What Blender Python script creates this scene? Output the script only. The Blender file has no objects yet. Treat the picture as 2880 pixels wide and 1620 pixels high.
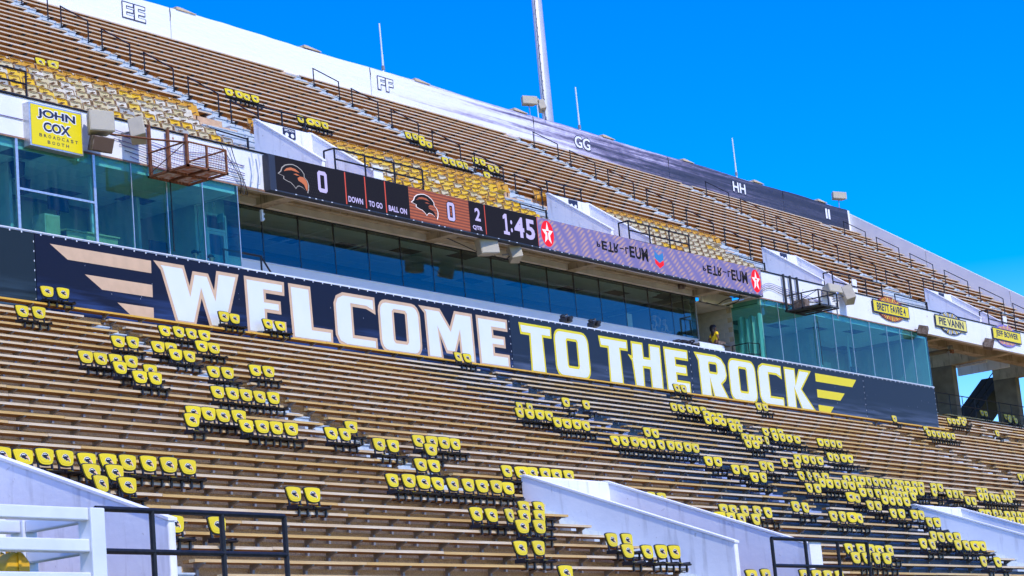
import bpy, math, random
from mathutils import Matrix, Vector
from mathutils.geometry import tessellate_polygon
random.seed(7)
SC = bpy.context.scene
COL = SC.collection
R = math.radians

# ------------------------------------------------------------------ camera, sky, sun, exposure
CAMX, CAMY, CAMZ = -40.8278, -41.9352, -11.8932
cd = bpy.data.cameras.new('camera'); cam = bpy.data.objects.new('camera', cd); COL.objects.link(cam)
cd.sensor_width = 36.0; cd.lens = 6228.08 / 2880 * 36; cd.clip_start = .5; cd.clip_end = 3000
rt = Vector((0.58892, -0.80344, -0.08746)); up = Vector((-0.11127, -0.18779, 0.97589)); fw = Vector((0.80049, 0.56499, 0.19999))
cam.matrix_world = Matrix(((rt.x, up.x, -fw.x, CAMX), (rt.y, up.y, -fw.y, CAMY), (rt.z, up.z, -fw.z, CAMZ), (0, 0, 0, 1)))
SC.camera = cam
SUN_EL, SUN_AZ = R(50), R(194)          # azimuth clockwise from +Y
w = bpy.data.worlds.new('World'); SC.world = w; w.use_nodes = True
nt = w.node_tree; nt.nodes.clear()
sky = nt.nodes.new('ShaderNodeTexSky'); sky.sky_type = 'NISHITA'; sky.sun_disc = False
sky.sun_elevation = SUN_EL; sky.sun_rotation = SUN_AZ; sky.air_density = 1.0; sky.dust_density = 0.3; sky.ozone_density = 2.5
hs = nt.nodes.new('ShaderNodeHueSaturation'); hs.inputs['Saturation'].default_value = 1.75; hs.inputs['Value'].default_value = 1.15; hs.inputs['Hue'].default_value = .529
bg = nt.nodes.new('ShaderNodeBackground'); bg.inputs['Strength'].default_value = 0.15
out = nt.nodes.new('ShaderNodeOutputWorld')
nt.links.new(sky.outputs[0], hs.inputs['Color']); nt.links.new(hs.outputs[0], bg.inputs['Color']); nt.links.new(bg.outputs[0], out.inputs[0])
sd = bpy.data.lights.new('sun', 'SUN'); sd.energy = 2.1; sd.angle = R(.5); sd.color = (1.0, .955, .88)
sun = bpy.data.objects.new('sun', sd); COL.objects.link(sun)
sv = Vector((math.sin(SUN_AZ) * math.cos(SUN_EL), math.cos(SUN_AZ) * math.cos(SUN_EL), math.sin(SUN_EL)))
sun.rotation_euler = sv.to_track_quat('Z', 'Y').to_euler(); sun.location = (20, -60, 80)
SC.view_settings.view_transform = 'Standard'; SC.view_settings.look = 'None'
SC.view_settings.exposure = 0.9; SC.view_settings.gamma = 1; SC.view_settings.use_curve_mapping = False
SC.render.engine = 'CYCLES'; SC.cycles.max_bounces = 7; SC.cycles.transparent_max_bounces = 12; SC.cycles.use_denoising = True

# ------------------------------------------------------------------ materials
MATS = {}
def mat(name, col, rough=.6, spec=.3, metal=0, var=0, vscale=8, vcol=None, bump=0, bscale=60, rand=0, streak=None, spots=None):
    """plain surface: base colour, a second colour mixed in by noise (var), vertical wear streaks, per-object variation"""
    if name in MATS: return MATS[name]
    m = bpy.data.materials.new(name); m.use_nodes = True; t = m.node_tree; N = t.nodes; L = t.links
    b = N['Principled BSDF']; b.inputs['Roughness'].default_value = rough; b.inputs['Metallic'].default_value = metal
    b.inputs['Specular IOR Level'].default_value = spec
    col = tuple(col) + (1,)
    tc = N.new('ShaderNodeTexCoord'); cur = None
    def noise(scale, detail=6, mapping=None):
        n = N.new('ShaderNodeTexNoise'); n.inputs['Scale'].default_value = scale; n.inputs['Detail'].default_value = detail
        src = tc.outputs['Object']
        if mapping:
            mp = N.new('ShaderNodeMapping'); mp.inputs['Scale'].default_value = mapping; L.new(src, mp.inputs[0]); src = mp.outputs[0]
        L.new(src, n.inputs['Vector']); return n
    def mix(a, bcol, fac):
        x = N.new('ShaderNodeMix'); x.data_type = 'RGBA'
        if isinstance(a, tuple): x.inputs[6].default_value = a
        else: L.new(a, x.inputs[6])
        x.inputs[7].default_value = bcol; L.new(fac, x.inputs[0]); return x.outputs[2]
    def ramp(src, p0, p1, v1=1.0):
        r = N.new('ShaderNodeMapRange'); r.inputs[1].default_value = p0; r.inputs[2].default_value = p1; r.inputs[4].default_value = v1
        L.new(src, r.inputs[0]); return r.outputs[0]
    cur = col
    if rand:
        oi = N.new('ShaderNodeObjectInfo')
        cur = mix(cur, tuple(rand[0]) + (1,), ramp(oi.outputs['Random'], rand[1], rand[2], rand[3]))
    if var:
        v2 = tuple(vcol or [c * .55 for c in col[:3]]) + (1,)
        cur = mix(cur, v2, ramp(noise(vscale).outputs[0], .38, .68, var))
    if streak:
        cur = mix(cur, tuple(streak[0]) + (1,), ramp(noise(streak[1], 4, streak[2]).outputs[0], streak[3], streak[3] + .16, streak[4]))
    if spots:
        cur = mix(cur, tuple(spots[0]) + (1,), ramp(noise(spots[1], 3).outputs[0], spots[2], spots[2] + .05, spots[3]))
    if isinstance(cur, tuple): b.inputs['Base Color'].default_value = cur
    else: L.new(cur, b.inputs['Base Color'])
    if bump:
        bn = N.new('ShaderNodeBump'); bn.inputs['Strength'].default_value = bump; bn.inputs['Distance'].default_value = .02
        L.new(noise(bscale, 8).outputs[0], bn.inputs['Height']); L.new(bn.outputs[0], b.inputs['Normal'])
    MATS[name] = m; return m

def emit(name, col, strength, dots=None, dark=None):
    """a lit LED surface: small diode pattern, colour col over dark"""
    if name in MATS: return MATS[name]
    m = bpy.data.materials.new(name); m.use_nodes = True; t = m.node_tree; N = t.nodes; L = t.links; N.clear()
    o = N.new('ShaderNodeOutputMaterial'); e = N.new('ShaderNodeEmission'); e.inputs[1].default_value = strength
    g = N.new('ShaderNodeBsdfDiffuse'); g.inputs[0].default_value = (.012, .012, .014, 1); ad = N.new('ShaderNodeAddShader')
    L.new(e.outputs[0], ad.inputs[0]); L.new(g.outputs[0], ad.inputs[1]); L.new(ad.outputs[0], o.inputs[0])
    if dots:
        tc = N.new('ShaderNodeTexCoord'); cur = None
        for (sc, rz, dist) in dots:
            mp = N.new('ShaderNodeMapping'); mp.inputs['Rotation'].default_value = (0, rz, 0); L.new(tc.outputs['Object'], mp.inputs[0])
            wv = N.new('ShaderNodeTexWave'); wv.inputs['Scale'].default_value = sc; wv.inputs['Distortion'].default_value = dist
            wv.inputs['Detail'].default_value = 1; L.new(mp.outputs[0], wv.inputs[0])
            if cur is None: cur = wv.outputs['Fac']
            else:
                mm = N.new('ShaderNodeMath'); mm.operation = 'MULTIPLY'; L.new(cur, mm.inputs[0]); L.new(wv.outputs['Fac'], mm.inputs[1]); cur = mm.outputs[0]
        x = N.new('ShaderNodeMix'); x.data_type = 'RGBA'; x.inputs[6].default_value = tuple(dark) + (1,); x.inputs[7].default_value = tuple(col) + (1,)
        L.new(cur, x.inputs[0]); L.new(x.outputs[2], e.inputs[0])
    else: e.inputs[0].default_value = tuple(col) + (1,)
    MATS[name] = m; return m

def glass(name, tint, ior=1.5, rough=0.0, dirt=.04, refl=1.6):
    if name in MATS: return MATS[name]
    m = bpy.data.materials.new(name); m.use_nodes = True; t = m.node_tree; N = t.nodes; L = t.links; N.clear()
    o = N.new('ShaderNodeOutputMaterial'); tr = N.new('ShaderNodeBsdfTransparent'); tr.inputs[0].default_value = tuple(tint) + (1,)
    gl = N.new('ShaderNodeBsdfGlossy'); gl.inputs['Roughness'].default_value = rough; gl.inputs[0].default_value = (1, 1, 1, 1)
    fr = N.new('ShaderNodeFresnel'); fr.inputs[0].default_value = ior
    mu = N.new('ShaderNodeMath'); mu.operation = 'MULTIPLY'; mu.inputs[1].default_value = refl; L.new(fr.outputs[0], mu.inputs[0])
    ge = N.new('ShaderNodeNewGeometry'); fb = N.new('ShaderNodeMath'); fb.operation = 'SUBTRACT'; fb.inputs[0].default_value = 1; L.new(ge.outputs['Backfacing'], fb.inputs[1])
    m3 = N.new('ShaderNodeMath'); m3.operation = 'MULTIPLY'; L.new(mu.outputs[0], m3.inputs[0]); L.new(fb.outputs[0], m3.inputs[1]); mu = m3     # one reflection for both faces of the pane
    mx = N.new('ShaderNodeMixShader'); L.new(mu.outputs[0], mx.inputs[0]); L.new(tr.outputs[0], mx.inputs[1]); L.new(gl.outputs[0], mx.inputs[2])
    df = N.new('ShaderNodeBsdfDiffuse'); df.inputs[0].default_value = (.35, .42, .42, 1)
    tc = N.new('ShaderNodeTexCoord'); mp = N.new('ShaderNodeMapping'); mp.inputs['Scale'].default_value = (3, 3, .35)
    nz = N.new('ShaderNodeTexNoise'); nz.inputs['Scale'].default_value = 2.0; nz.inputs['Detail'].default_value = 5
    L.new(tc.outputs['Object'], mp.inputs[0]); L.new(mp.outputs[0], nz.inputs['Vector'])
    mr = N.new('ShaderNodeMapRange'); mr.inputs[1].default_value = .4; mr.inputs[2].default_value = .75; mr.inputs[4].default_value = dirt
    L.new(nz.outputs[0], mr.inputs[0])
    m2 = N.new('ShaderNodeMixShader'); L.new(mr.outputs[0], m2.inputs[0]); L.new(mx.outputs[0], m2.inputs[1]); L.new(df.outputs[0], m2.inputs[2])
    L.new(m2.outputs[0], o.inputs[0]); MATS[name] = m; return m

WOOD = mat('weathered_wood', (.64, .43, .16), .65, .25, var=.6, vscale=3, vcol=(.50, .30, .09), rand=((.72, .62, .45), .2, .7, .95), streak=((.20, .11, .04), 5, (.25, 9, 9), .5, .55), bump=.25)
WOODP = mat('pale_wood', (.62, .52, .39), .65, .25, var=.5, vscale=3, vcol=(.46, .35, .22), rand=((.54, .39, .22), .4, 1, .85), streak=((.34, .24, .14), 5, (.25, 9, 9), .55, .4), bump=.25)
WOODU = mat('shaded_wood', (.32, .15, .022), .6, .25, var=.7, vscale=3, vcol=(.17, .075, .015), rand=((.36, .20, .07), .35, .95, .7), streak=((.15, .07, .02), 5, (.25, 9, 9), .5, .5), bump=.25)  # darker copy for plank undersides and rear boards, shade painted into the colour
YWOOD = mat('yellow_painted_wood', (.74, .42, .04), .5, .3, var=.5, vscale=4, vcol=(.5, .27, .05))
STEEL = mat('galvanised_bracket', (.28, .26, .245), .5, .4, .4, var=.5, vscale=20)
DKSTEEL = mat('dark_bracket', (.05, .047, .045), .55, .3, .2, var=.5, vscale=20)
PEBBLE = mat('pebbled_concrete', (.50, .33, .165), .9, .1, var=.8, vscale=35, vcol=(.27, .165, .095), spots=((.64, .48, .33), 90, .60, .7), bump=.6, bscale=70)
PEACH = mat('tan_concrete', (.62, .42, .26), .9, .15, var=.6, vscale=3, vcol=(.42, .27, .16), bump=.3, bscale=40)
BLUEP = mat('blue_painted_concrete', (.06, .10, .165), .6, .3, var=.7, vscale=6, vcol=(.13, .175, .24), bump=.2)
CONC = mat('stained_concrete', (.52, .42, .27), .9, .15, var=.7, vscale=1.6, vcol=(.28, .215, .13), streak=((.13, .105, .075), 2.5, (3, 3, .5), .56, .7), bump=.4, bscale=25)
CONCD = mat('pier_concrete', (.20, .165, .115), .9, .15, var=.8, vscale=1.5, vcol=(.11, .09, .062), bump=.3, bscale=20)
CREAM = mat('cream_painted_beam', (.80, .74, .60), .8, .2, var=.5, vscale=2, vcol=(.55, .5, .4))
WHITEW = mat('white_painted_wall', (.80, .80, .79), .75, .2, var=.5, vscale=1.2, vcol=(.68, .69, .70), streak=((.55, .53, .5), 3, (3, 3, .3), .64, .45), spots=((.45, .38, .33), 26, .73, .6), bump=.15, bscale=18)
VOMW = mat('white_rendered_wall', (.86, .86, .85), .8, .2, var=.5, vscale=1.0, vcol=(.70, .72, .745), streak=((.46, .45, .43), 2.4, (2, 2, .28), .56, .5), spots=((.42, .38, .33), 9, .70, .5), bump=.25, bscale=9)
STEPM = mat('grey_painted_steps', (.50, .55, .57), .75, .2, var=.7, vscale=5, vcol=(.36, .41, .43), bump=.2)
STEPB = mat('blue_painted_steps', (.30, .36, .52), .7, .2, var=.7, vscale=5, vcol=(.20, .26, .40), bump=.2)
RAILM = mat('black_handrail_paint', (.008, .010, .014), .5, .25, var=.4, vscale=14, vcol=(.03, .03, .034))
YEL = mat('yellow_plastic', (.76, .59, .004), .42, .35, var=.35, vscale=5, vcol=(.64, .48, .006), rand=((.66, .50, .012), .3, 1, .8))
BLK = mat('black_plastic', (.014, .014, .017), .45, .4)
LOGOK = mat('print_black', (.012, .012, .015), .5); LOGOW = mat('print_white', (.8, .8, .78), .5); LOGOP = mat('print_gold', (.72, .42, .22), .5)
WHITEM = mat('white_metal', (.75, .76, .78), .4, .4, .1, var=.5, vscale=4, vcol=(.58, .6, .63))
ALU = mat('aluminium_mullion', (.62, .62, .62), .35, .5, .7, var=.4, vscale=12)
DKMUL = mat('dark_gasket', (.02, .025, .03), .5)
RUST = mat('rusty_steel', (.16, .065, .035), .8, .2, .2, var=.8, vscale=9, vcol=(.34, .13, .055), bump=.4)
RUSTL = mat('rusty_plate', (.40, .13, .05), .85, .2, 0, var=.9, vscale=5, vcol=(.62, .56, .50), bump=.3)
BEIGE = mat('beige_speaker_shell', (.45, .40, .29), .6, .3, var=.3, vscale=4)
BROWNW = mat('brown_weathered_box', (.13, .085, .055), .7, .2, var=.8, vscale=7, vcol=(.30, .24, .19), streak=((.06, .035, .02), 4, (6, 1, 1), .5, .7))
TILE = mat('ceiling_tile_white', (.80, .80, .76), .9, .1, var=.3, vscale=20, rand=((.72, .73, .70), 0, 1, .6))
GRID = mat('ceiling_grid', (.25, .25, .24), .7)
VENT = mat('vent_grey', (.10, .11, .12), .6)
INW = mat('interior_wall', (.55, .54, .50), .85, .1, var=.3, vscale=2)
FLOORM = mat('pale_vinyl_floor', (.62, .58, .50), .6, .2)
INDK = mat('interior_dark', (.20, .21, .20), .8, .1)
BLOCKW = mat('grey_block_paint', (.50, .47, .41), .85, .15, var=.3, vscale=3)
GLA = glass('teal_tinted_glass', (.58, .84, .81), dirt=.03, refl=.9)
GLC = glass('grey_green_tinted_glass', (.76, .87, .82), dirt=.012)
SPRINT = mat('sign_yellow', (.80, .63, .006), .45, .3)
SPALE = mat('sign_pale_yellow', (.78, .66, .14), .45, .3)
NAVYP = mat('print_navy', (.022, .026, .06), .5)
PEACHP = mat('print_peach', (.64, .43, .26), .55, var=.25, vscale=3)
WPRINT = mat('print_pale_white', (.70, .735, .71), .55, var=.35, vscale=1.5, vcol=(.62, .67, .65))
YPRINT = mat('print_yellow', (.72, .59, .02), .55)

def banner_mat(name, base, streakc, zlo, zhi):
    if name in MATS: return MATS[name]
    m = bpy.data.materials.new(name); m.use_nodes = True; t = m.node_tree; N = t.nodes; L = t.links
    b = N['Principled BSDF']; b.inputs['Roughness'].default_value = .5; b.inputs['Specular IOR Level'].default_value = .2
    tc = N.new('ShaderNodeTexCoord'); sp = N.new('ShaderNodeSeparateXYZ'); L.new(tc.outputs['Object'], sp.inputs[0])
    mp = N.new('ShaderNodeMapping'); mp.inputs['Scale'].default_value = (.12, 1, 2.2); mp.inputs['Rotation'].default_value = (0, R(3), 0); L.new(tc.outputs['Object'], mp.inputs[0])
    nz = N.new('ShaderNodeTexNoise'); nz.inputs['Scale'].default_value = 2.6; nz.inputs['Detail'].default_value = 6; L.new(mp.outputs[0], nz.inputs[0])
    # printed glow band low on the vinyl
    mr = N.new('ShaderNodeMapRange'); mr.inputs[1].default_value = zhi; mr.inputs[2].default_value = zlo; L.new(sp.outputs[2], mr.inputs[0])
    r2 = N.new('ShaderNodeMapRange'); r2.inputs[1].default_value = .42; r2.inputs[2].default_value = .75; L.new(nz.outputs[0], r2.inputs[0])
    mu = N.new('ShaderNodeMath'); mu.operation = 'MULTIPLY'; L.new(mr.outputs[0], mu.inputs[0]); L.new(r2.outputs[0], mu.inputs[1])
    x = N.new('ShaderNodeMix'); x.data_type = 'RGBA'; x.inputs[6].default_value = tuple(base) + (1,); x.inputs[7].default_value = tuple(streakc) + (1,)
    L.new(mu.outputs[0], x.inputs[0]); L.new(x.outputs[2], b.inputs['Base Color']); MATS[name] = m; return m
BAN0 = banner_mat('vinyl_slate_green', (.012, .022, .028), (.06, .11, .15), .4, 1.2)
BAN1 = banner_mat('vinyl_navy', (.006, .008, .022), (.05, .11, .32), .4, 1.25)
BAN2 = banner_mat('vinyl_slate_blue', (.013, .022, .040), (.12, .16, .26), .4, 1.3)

def wallvinyl():
    m = bpy.data.materials.new('wall_vinyl_print'); m.use_nodes = True; t = m.node_tree; N = t.nodes; L = t.links
    b = N['Principled BSDF']; b.inputs['Roughness'].default_value = .6
    ge = N.new('ShaderNodeNewGeometry'); sp = N.new('ShaderNodeSeparateXYZ'); L.new(ge.outputs['Position'], sp.inputs[0])
    cr = N.new('ShaderNodeValToRGB'); mr = N.new('ShaderNodeMapRange'); mr.inputs[1].default_value = 20; mr.inputs[2].default_value = 90
    mp = N.new('ShaderNodeMapping'); mp.inputs['Rotation'].default_value = (0, R(2.5), 0); mp.inputs['Scale'].default_value = (.045, 1, 2.2); L.new(ge.outputs['Position'], mp.inputs[0])
    nz = N.new('ShaderNodeTexNoise'); nz.inputs['Scale'].default_value = 1.5; nz.inputs['Detail'].default_value = 9; nz.inputs['Roughness'].default_value = .62; L.new(mp.outputs[0], nz.inputs[0])
    mp2 = N.new('ShaderNodeMapping'); mp2.inputs['Scale'].default_value = (.6, 1, 2.5); L.new(ge.outputs['Position'], mp2.inputs[0])
    n2 = N.new('ShaderNodeTexNoise'); n2.inputs['Scale'].default_value = 3; n2.inputs['Detail'].default_value = 6; L.new(mp2.outputs[0], n2.inputs[0])
    L.new(sp.outputs[0], mr.inputs[0])
    a = N.new('ShaderNodeMath'); a.operation = 'MULTIPLY_ADD'; a.inputs[1].default_value = 1.5; L.new(nz.outputs[0], a.inputs[0])
    a0 = N.new('ShaderNodeMath'); a0.operation = 'MULTIPLY_ADD'; a0.inputs[1].default_value = .25; a0.inputs[2].default_value = -.87; L.new(n2.outputs[0], a0.inputs[0]); L.new(a0.outputs[0], a.inputs[2])
    s = N.new('ShaderNodeMath'); s.operation = 'ADD'; L.new(mr.outputs[0], s.inputs[0])
    env = N.new('ShaderNodeMapRange'); env.inputs[1].default_value = .05; env.inputs[2].default_value = .45; L.new(mr.outputs[0], env.inputs[0])
    em = N.new('ShaderNodeMath'); em.operation = 'MULTIPLY'; L.new(a.outputs[0], em.inputs[0]); L.new(env.outputs[0], em.inputs[1]); L.new(em.outputs[0], s.inputs[1])
    e = cr.color_ramp.elements
    e[0].position = .26; e[0].color = (.80, .815, .83, 1); e[1].position = .98; e[1].color = (.022, .024, .045, 1)
    for p, c in ((.42, (.74, .73, .80, 1)), (.55, (.42, .38, .50, 1)), (.66, (.15, .13, .21, 1)), (.78, (.05, .05, .085, 1))):
        q = e.new(p); q.color = c
    L.new(s.outputs[0], cr.inputs[0]); L.new(cr.outputs[0], b.inputs['Base Color'])
    bm = N.new('ShaderNodeBump'); bm.inputs['Strength'].default_value = .35; bm.inputs['Distance'].default_value = .05; L.new(n2.outputs[0], bm.inputs['Height']); L.new(bm.outputs[0], b.inputs['Normal'])
    return m
WVINYL = wallvinyl()

# ------------------------------------------------------------------ mesh helpers
class MB:
    def __init__(s): s.v = []; s.f = []; s.m = []; s.mi = 0
    def poly(s, pts):
        n = len(s.v); s.v += [tuple(p) for p in pts]; s.f.append(tuple(range(n, n + len(pts)))); s.m.append(s.mi); return s
    def box(s, x0, x1, y0, y1, z0, z1):
        n = len(s.v)
        s.v += [(x0, y0, z0), (x1, y0, z0), (x1, y1, z0), (x0, y1, z0), (x0, y0, z1), (x1, y0, z1), (x1, y1, z1), (x0, y1, z1)]
        for q in ((0, 3, 2, 1), (4, 5, 6, 7), (0, 1, 5, 4), (1, 2, 6, 5), (2, 3, 7, 6), (3, 0, 4, 7)):
            s.f.append(tuple(n + i for i in q)); s.m.append(s.mi)
        return s
    def prism(s, pts, a, b, axis='x'):
        """pts: polygon in the two other axes, extruded from a to b along axis"""
        k = len(pts); n = len(s.v)
        def P(p, t): return {'x': (t, p[0], p[1]), 'y': (p[0], t, p[1]), 'z': (p[0], p[1], t)}[axis]
        s.v += [P(p, a) for p in pts] + [P(p, b) for p in pts]
        area = sum(pts[i][0] * pts[(i + 1) % k][1] - pts[(i + 1) % k][0] * pts[i][1] for i in range(k))
        fl = (area > 0) == (axis != 'y')
        f0 = tuple(range(n, n + k)); f1 = tuple(range(n + k, n + 2 * k))
        s.f.append(tuple(reversed(f0)) if fl else f0); s.f.append(f1 if fl else tuple(reversed(f1))); s.m += [s.mi, s.mi]
        for i in range(k):
            j = (i + 1) % k; q = (n + i, n + j, n + k + j, n + k + i)
            s.f.append(q if fl else tuple(reversed(q))); s.m.append(s.mi)
        return s
    def tube(s, pts, r, n=8, r1=None):
        pts = [Vector(p) for p in pts]; base = len(s.v); K = len(pts)
        for i, p in enumerate(pts):
            d = (pts[min(i + 1, K - 1)] - pts[max(i - 1, 0)]).normalized()
            a = d.cross(Vector((0, 0, 1)));
            if a.length < 1e-3: a = d.cross(Vector((0, 1, 0)))
            a.normalize(); b = d.cross(a)
            rr = r if r1 is None else r + (r1 - r) * i / (K - 1)
            for k in range(n):
                t = 2 * math.pi * k / n; s.v.append(tuple(p + a * (rr * math.cos(t)) + b * (rr * math.sin(t))))
        for i in range(K - 1):
            for k in range(n):
                k2 = (k + 1) % n; s.f.append((base + i * n + k, base + i * n + k2, base + (i + 1) * n + k2, base + (i + 1) * n + k)); s.m.append(s.mi)
        s.f.append(tuple(reversed(range(base, base + n)))); s.f.append(tuple(range(base + (K - 1) * n, base + K * n))); s.m += [s.mi, s.mi]
        return s
    def flat(s, loops, y):
        """filled polygon with holes in the XZ plane at y"""
        vs = [[Vector((p[0], p[1], 0)) for p in lp] for lp in loops]
        tr = tessellate_polygon(vs); allp = [p for lp in loops for p in lp]; n = len(s.v)
        s.v += [(p[0], y, p[1]) for p in allp]
        for t in tr:
            a, b, c = (allp[i] for i in t)
            cr = (b[0] - a[0]) * (c[1] - a[1]) - (b[1] - a[1]) * (c[0] - a[0])
            q = t if cr > 0 else (t[0], t[2], t[1])
            s.f.append(tuple(n + i for i in q)); s.m.append(s.mi)
        return s
    def mesh(s, name, mats, smooth=False):
        me = bpy.data.meshes.new(name); me.from_pydata(s.v, [], s.f)
        for m in (mats if isinstance(mats, (list, tuple)) else [mats]): me.materials.append(m)
        if any(s.m): me.polygons.foreach_set('material_index', s.m)
        if smooth: me.polygons.foreach_set('use_smooth', [True] * len(s.f))
        me.update(); return me

def link(name, data, parent=None, loc=None, rz=0):
    o = bpy.data.objects.new(name, data); COL.objects.link(o)
    if parent: o.parent = parent
    if loc: o.location = loc
    if rz: o.rotation_euler.z = rz
    return o
def tag(o, label, cat, group=None):
    o['label'] = label; o['category'] = cat
    if group: o['group'] = group
    return o
def thing(name, label, cat, loc=(0, 0, 0), rz=0, group=None): return tag(link(name, None, None, loc, rz), label, cat, group)
def struct(name, mb, m): o = link(name, mb.mesh(name, m)); o['kind'] = 'structure'; return o
def part(name, mb, m, parent, loc=None, smooth=False): return link(name, mb.mesh(name, m, smooth), parent, loc)
def B(*a): return MB().box(*a)
def bev(o, wd=.01, seg=2):
    b = o.modifiers.new('bevel', 'BEVEL'); b.width = wd; b.segments = seg; b.limit_method = 'ANGLE'; return o
ORD = ['zeroth', 'first', 'second', 'third', 'fourth', 'fifth', 'sixth', 'seventh', 'eighth', 'ninth', 'tenth', 'eleventh', 'twelfth', 'thirteenth', 'fourteenth', 'fifteenth', 'sixteenth', 'seventeenth', 'eighteenth', 'nineteenth', 'twentieth']
TENS = {2: 'twenty', 3: 'thirty', 4: 'forty'}
def ordw(n):
    if n <= 20: return ORD[n]
    if n % 10 == 0: return TENS[n // 10][:-1] + 'ieth'
    return TENS[n // 10] + '-' + ORD[n % 10]

# text outlines from the built-in font, as flat polygons facing -Y
_txt = {}
def text_mesh(s, bold=.0):
    cu = bpy.data.curves.new('lettering', 'FONT'); cu.body = s; cu.offset = bold; cu.resolution_u = 3; cu.fill_mode = 'FRONT'
    o = bpy.data.objects.new('lettering', cu); COL.objects.link(o)
    dg = bpy.context.evaluated_depsgraph_get(); me = bpy.data.meshes.new_from_object(o.evaluated_get(dg))
    bpy.data.objects.remove(o); bpy.data.curves.remove(cu)
    return me
def text(s, x0, x1, z0, z1, y, m, parent, bold=.02, flip=False, name='lettering', shear=0, slope=0):
    me = text_mesh(s, bold); me.name = name
    xs = [v.co.x for v in me.vertices]; ys = [v.co.y for v in me.vertices]
    ax, bx, ay, by = min(xs), max(xs), min(ys), max(ys)
    for v in me.vertices:
        u = (v.co.x - ax) / (bx - ax); t = (v.co.y - ay) / (by - ay)
        if flip: t = 1 - t
        v.co = (x0 + (x1 - x0) * u, y, z0 + (z1 - z0) * t + slope * u)
    if flip: me.flip_normals()
    me.materials.clear(); me.materials.append(m)
    return link(name, me, parent)
# the text meshes are made first, while the scene is still small
PRE = []

# ------------------------------------------------------------------ geometry constants (metres)
TR, RI = .61, .3155          # lower stand: tread, rise
YU0, ZU0, TU, RU = 19.3536, 17.3636, .715, .715 * .695   # upper stand: front edge of bench row 0, its height, tread, rise
YB = 1.12                    # plane of banner, press box glass and parapet
GROUND = -13.5
def lz(r): return -RI * r + (.05 if r == -1 else 0)
def ly(r): return -TR * r
def uz(r): return ZU0 - RU * r
def uy(r): return YU0 - TU * r
BH = .42

# ------------------------------------------------------------------ ground and terraces
g = MB(); g.poly([(-900, -900, GROUND), (900, -900, GROUND), (900, 900, GROUND), (-900, 900, GROUND)])
struct('ground', g, mat('grass_field', (.05, .10, .03), .9, .1, var=.6, vscale=.4))

BX0, BX1 = 12.4, 30.2        # painted part of the lower stand
def stepped(mb, x0, x1, r0, r1, yfun, zfun, tr, ri, mi, deep=.5):
    """rows r0 (top) .. r1 (bottom): tread and riser quads, then a front drop"""
    mb.mi = mi
    for r in range(r0, r1 + 1):
        yf = yfun(r) + .30; zt = zfun(r) - BH
        mb.poly([(x0, yf - tr, zt), (x1, yf - tr, zt), (x1, yf, zt), (x0, yf, zt)])
        mb.poly([(x0, yf, zt), (x1, yf, zt), (x1, yf, zt + ri), (x0, yf, zt + ri)])
    yf = yfun(r1) + .30 - tr; zt = zfun(r1) - BH
    mb.poly([(x0, yf, zt - deep), (x1, yf, zt - deep), (x1, yf, zt), (x0, yf, zt)])
LZ = lambda r: -RI * r
lt = MB()
LBOT = 31
V1L, V1R, V2L, V2R, V0R = 1.9, 5.2, 23.2, 26.3, -15.75      # mouth walls of the lower entrance tunnels
VH = 19                                                       # last full row above the tunnels
for (a, b, mi) in ((-24, V0R - 3.3, 0), (V0R, V1L, 0), (V1R, BX0, 0), (BX0, V2L, 1), (V2R, BX1, 1), (BX1, 53.2, 0)):
    stepped(lt, a, b, -1, LBOT, ly, LZ, TR, RI, mi, 4)
for (a, b, mi) in ((V0R - 3.3, V0R, 0), (V1L, V1R, 0), (V2L, V2R, 1)):
    stepped(lt, a, b, -1, VH, ly, LZ, TR, RI, mi, 4)
    lt.mi = 0; lt.poly([(a, -22, -10.3), (b, -22, -10.3), (b, -11.9, -10.3), (a, -11.9, -10.3)])
stepped(lt, 53.2, 92, -7, LBOT, ly, LZ, TR, RI, 0, 4)
lt.mi = 0
yt = ly(-7) + .3; zt = LZ(-7) - BH + RI
lt.poly([(53.2, yt, zt), (92, yt, zt), (92, 14, zt), (53.2, 14, zt)])
struct('lower_terrace', lt, [PEBBLE, BLUEP])

ut = MB(); UBOT = 22
UX0, UX1 = -26, 89.6
UV = [(13.2, 15.8), (30.3, 32.9), (47.5, 50.3), (64.5, 67.2)]
stepped(ut, UX0, UX1, -4, UBOT, uy, uz, TU, RU, 0, .05)
zf = uz(UBOT) - BH
ut.poly([(UX0, YB + .2, zf - .02), (UX1, YB + .2, zf - .02), (UX1, uy(UBOT) + .3 - TU, zf - .02), (UX0, uy(UBOT) + .3 - TU, zf - .02)])
ytop = uy(-4) + .3; ztop = uz(-4) - BH + RU
ut.poly([(UX0, ytop, ztop), (UX1, ytop, ztop), (UX1, 23.3, ztop), (UX0, 23.3, ztop)])
# underside of the sloping slab
ut.mi = 1
zs = lambda y: ZU0 - .695 * (YU0 - y) - .62
ut.poly([(UX0, 23.3, zs(23.3)), (UX1, 23.3, zs(23.3)), (UX1, 3.2, zs(3.2)), (UX0, 3.2, zs(3.2))])
ut.poly([(UX0, 3.2, zs(3.2)), (UX1, 3.2, zs(3.2)), (UX1, YB + .2, 4.96), (UX0, YB + .2, 4.96)])
ut.poly([(UX0, 23.3, zs(23.3)), (UX1, 23.3, zs(23.3)), (UX1, 23.3, ztop), (UX0, 23.3, ztop)])
struct('upper_terrace', ut, [PEACH, CONC])

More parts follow.
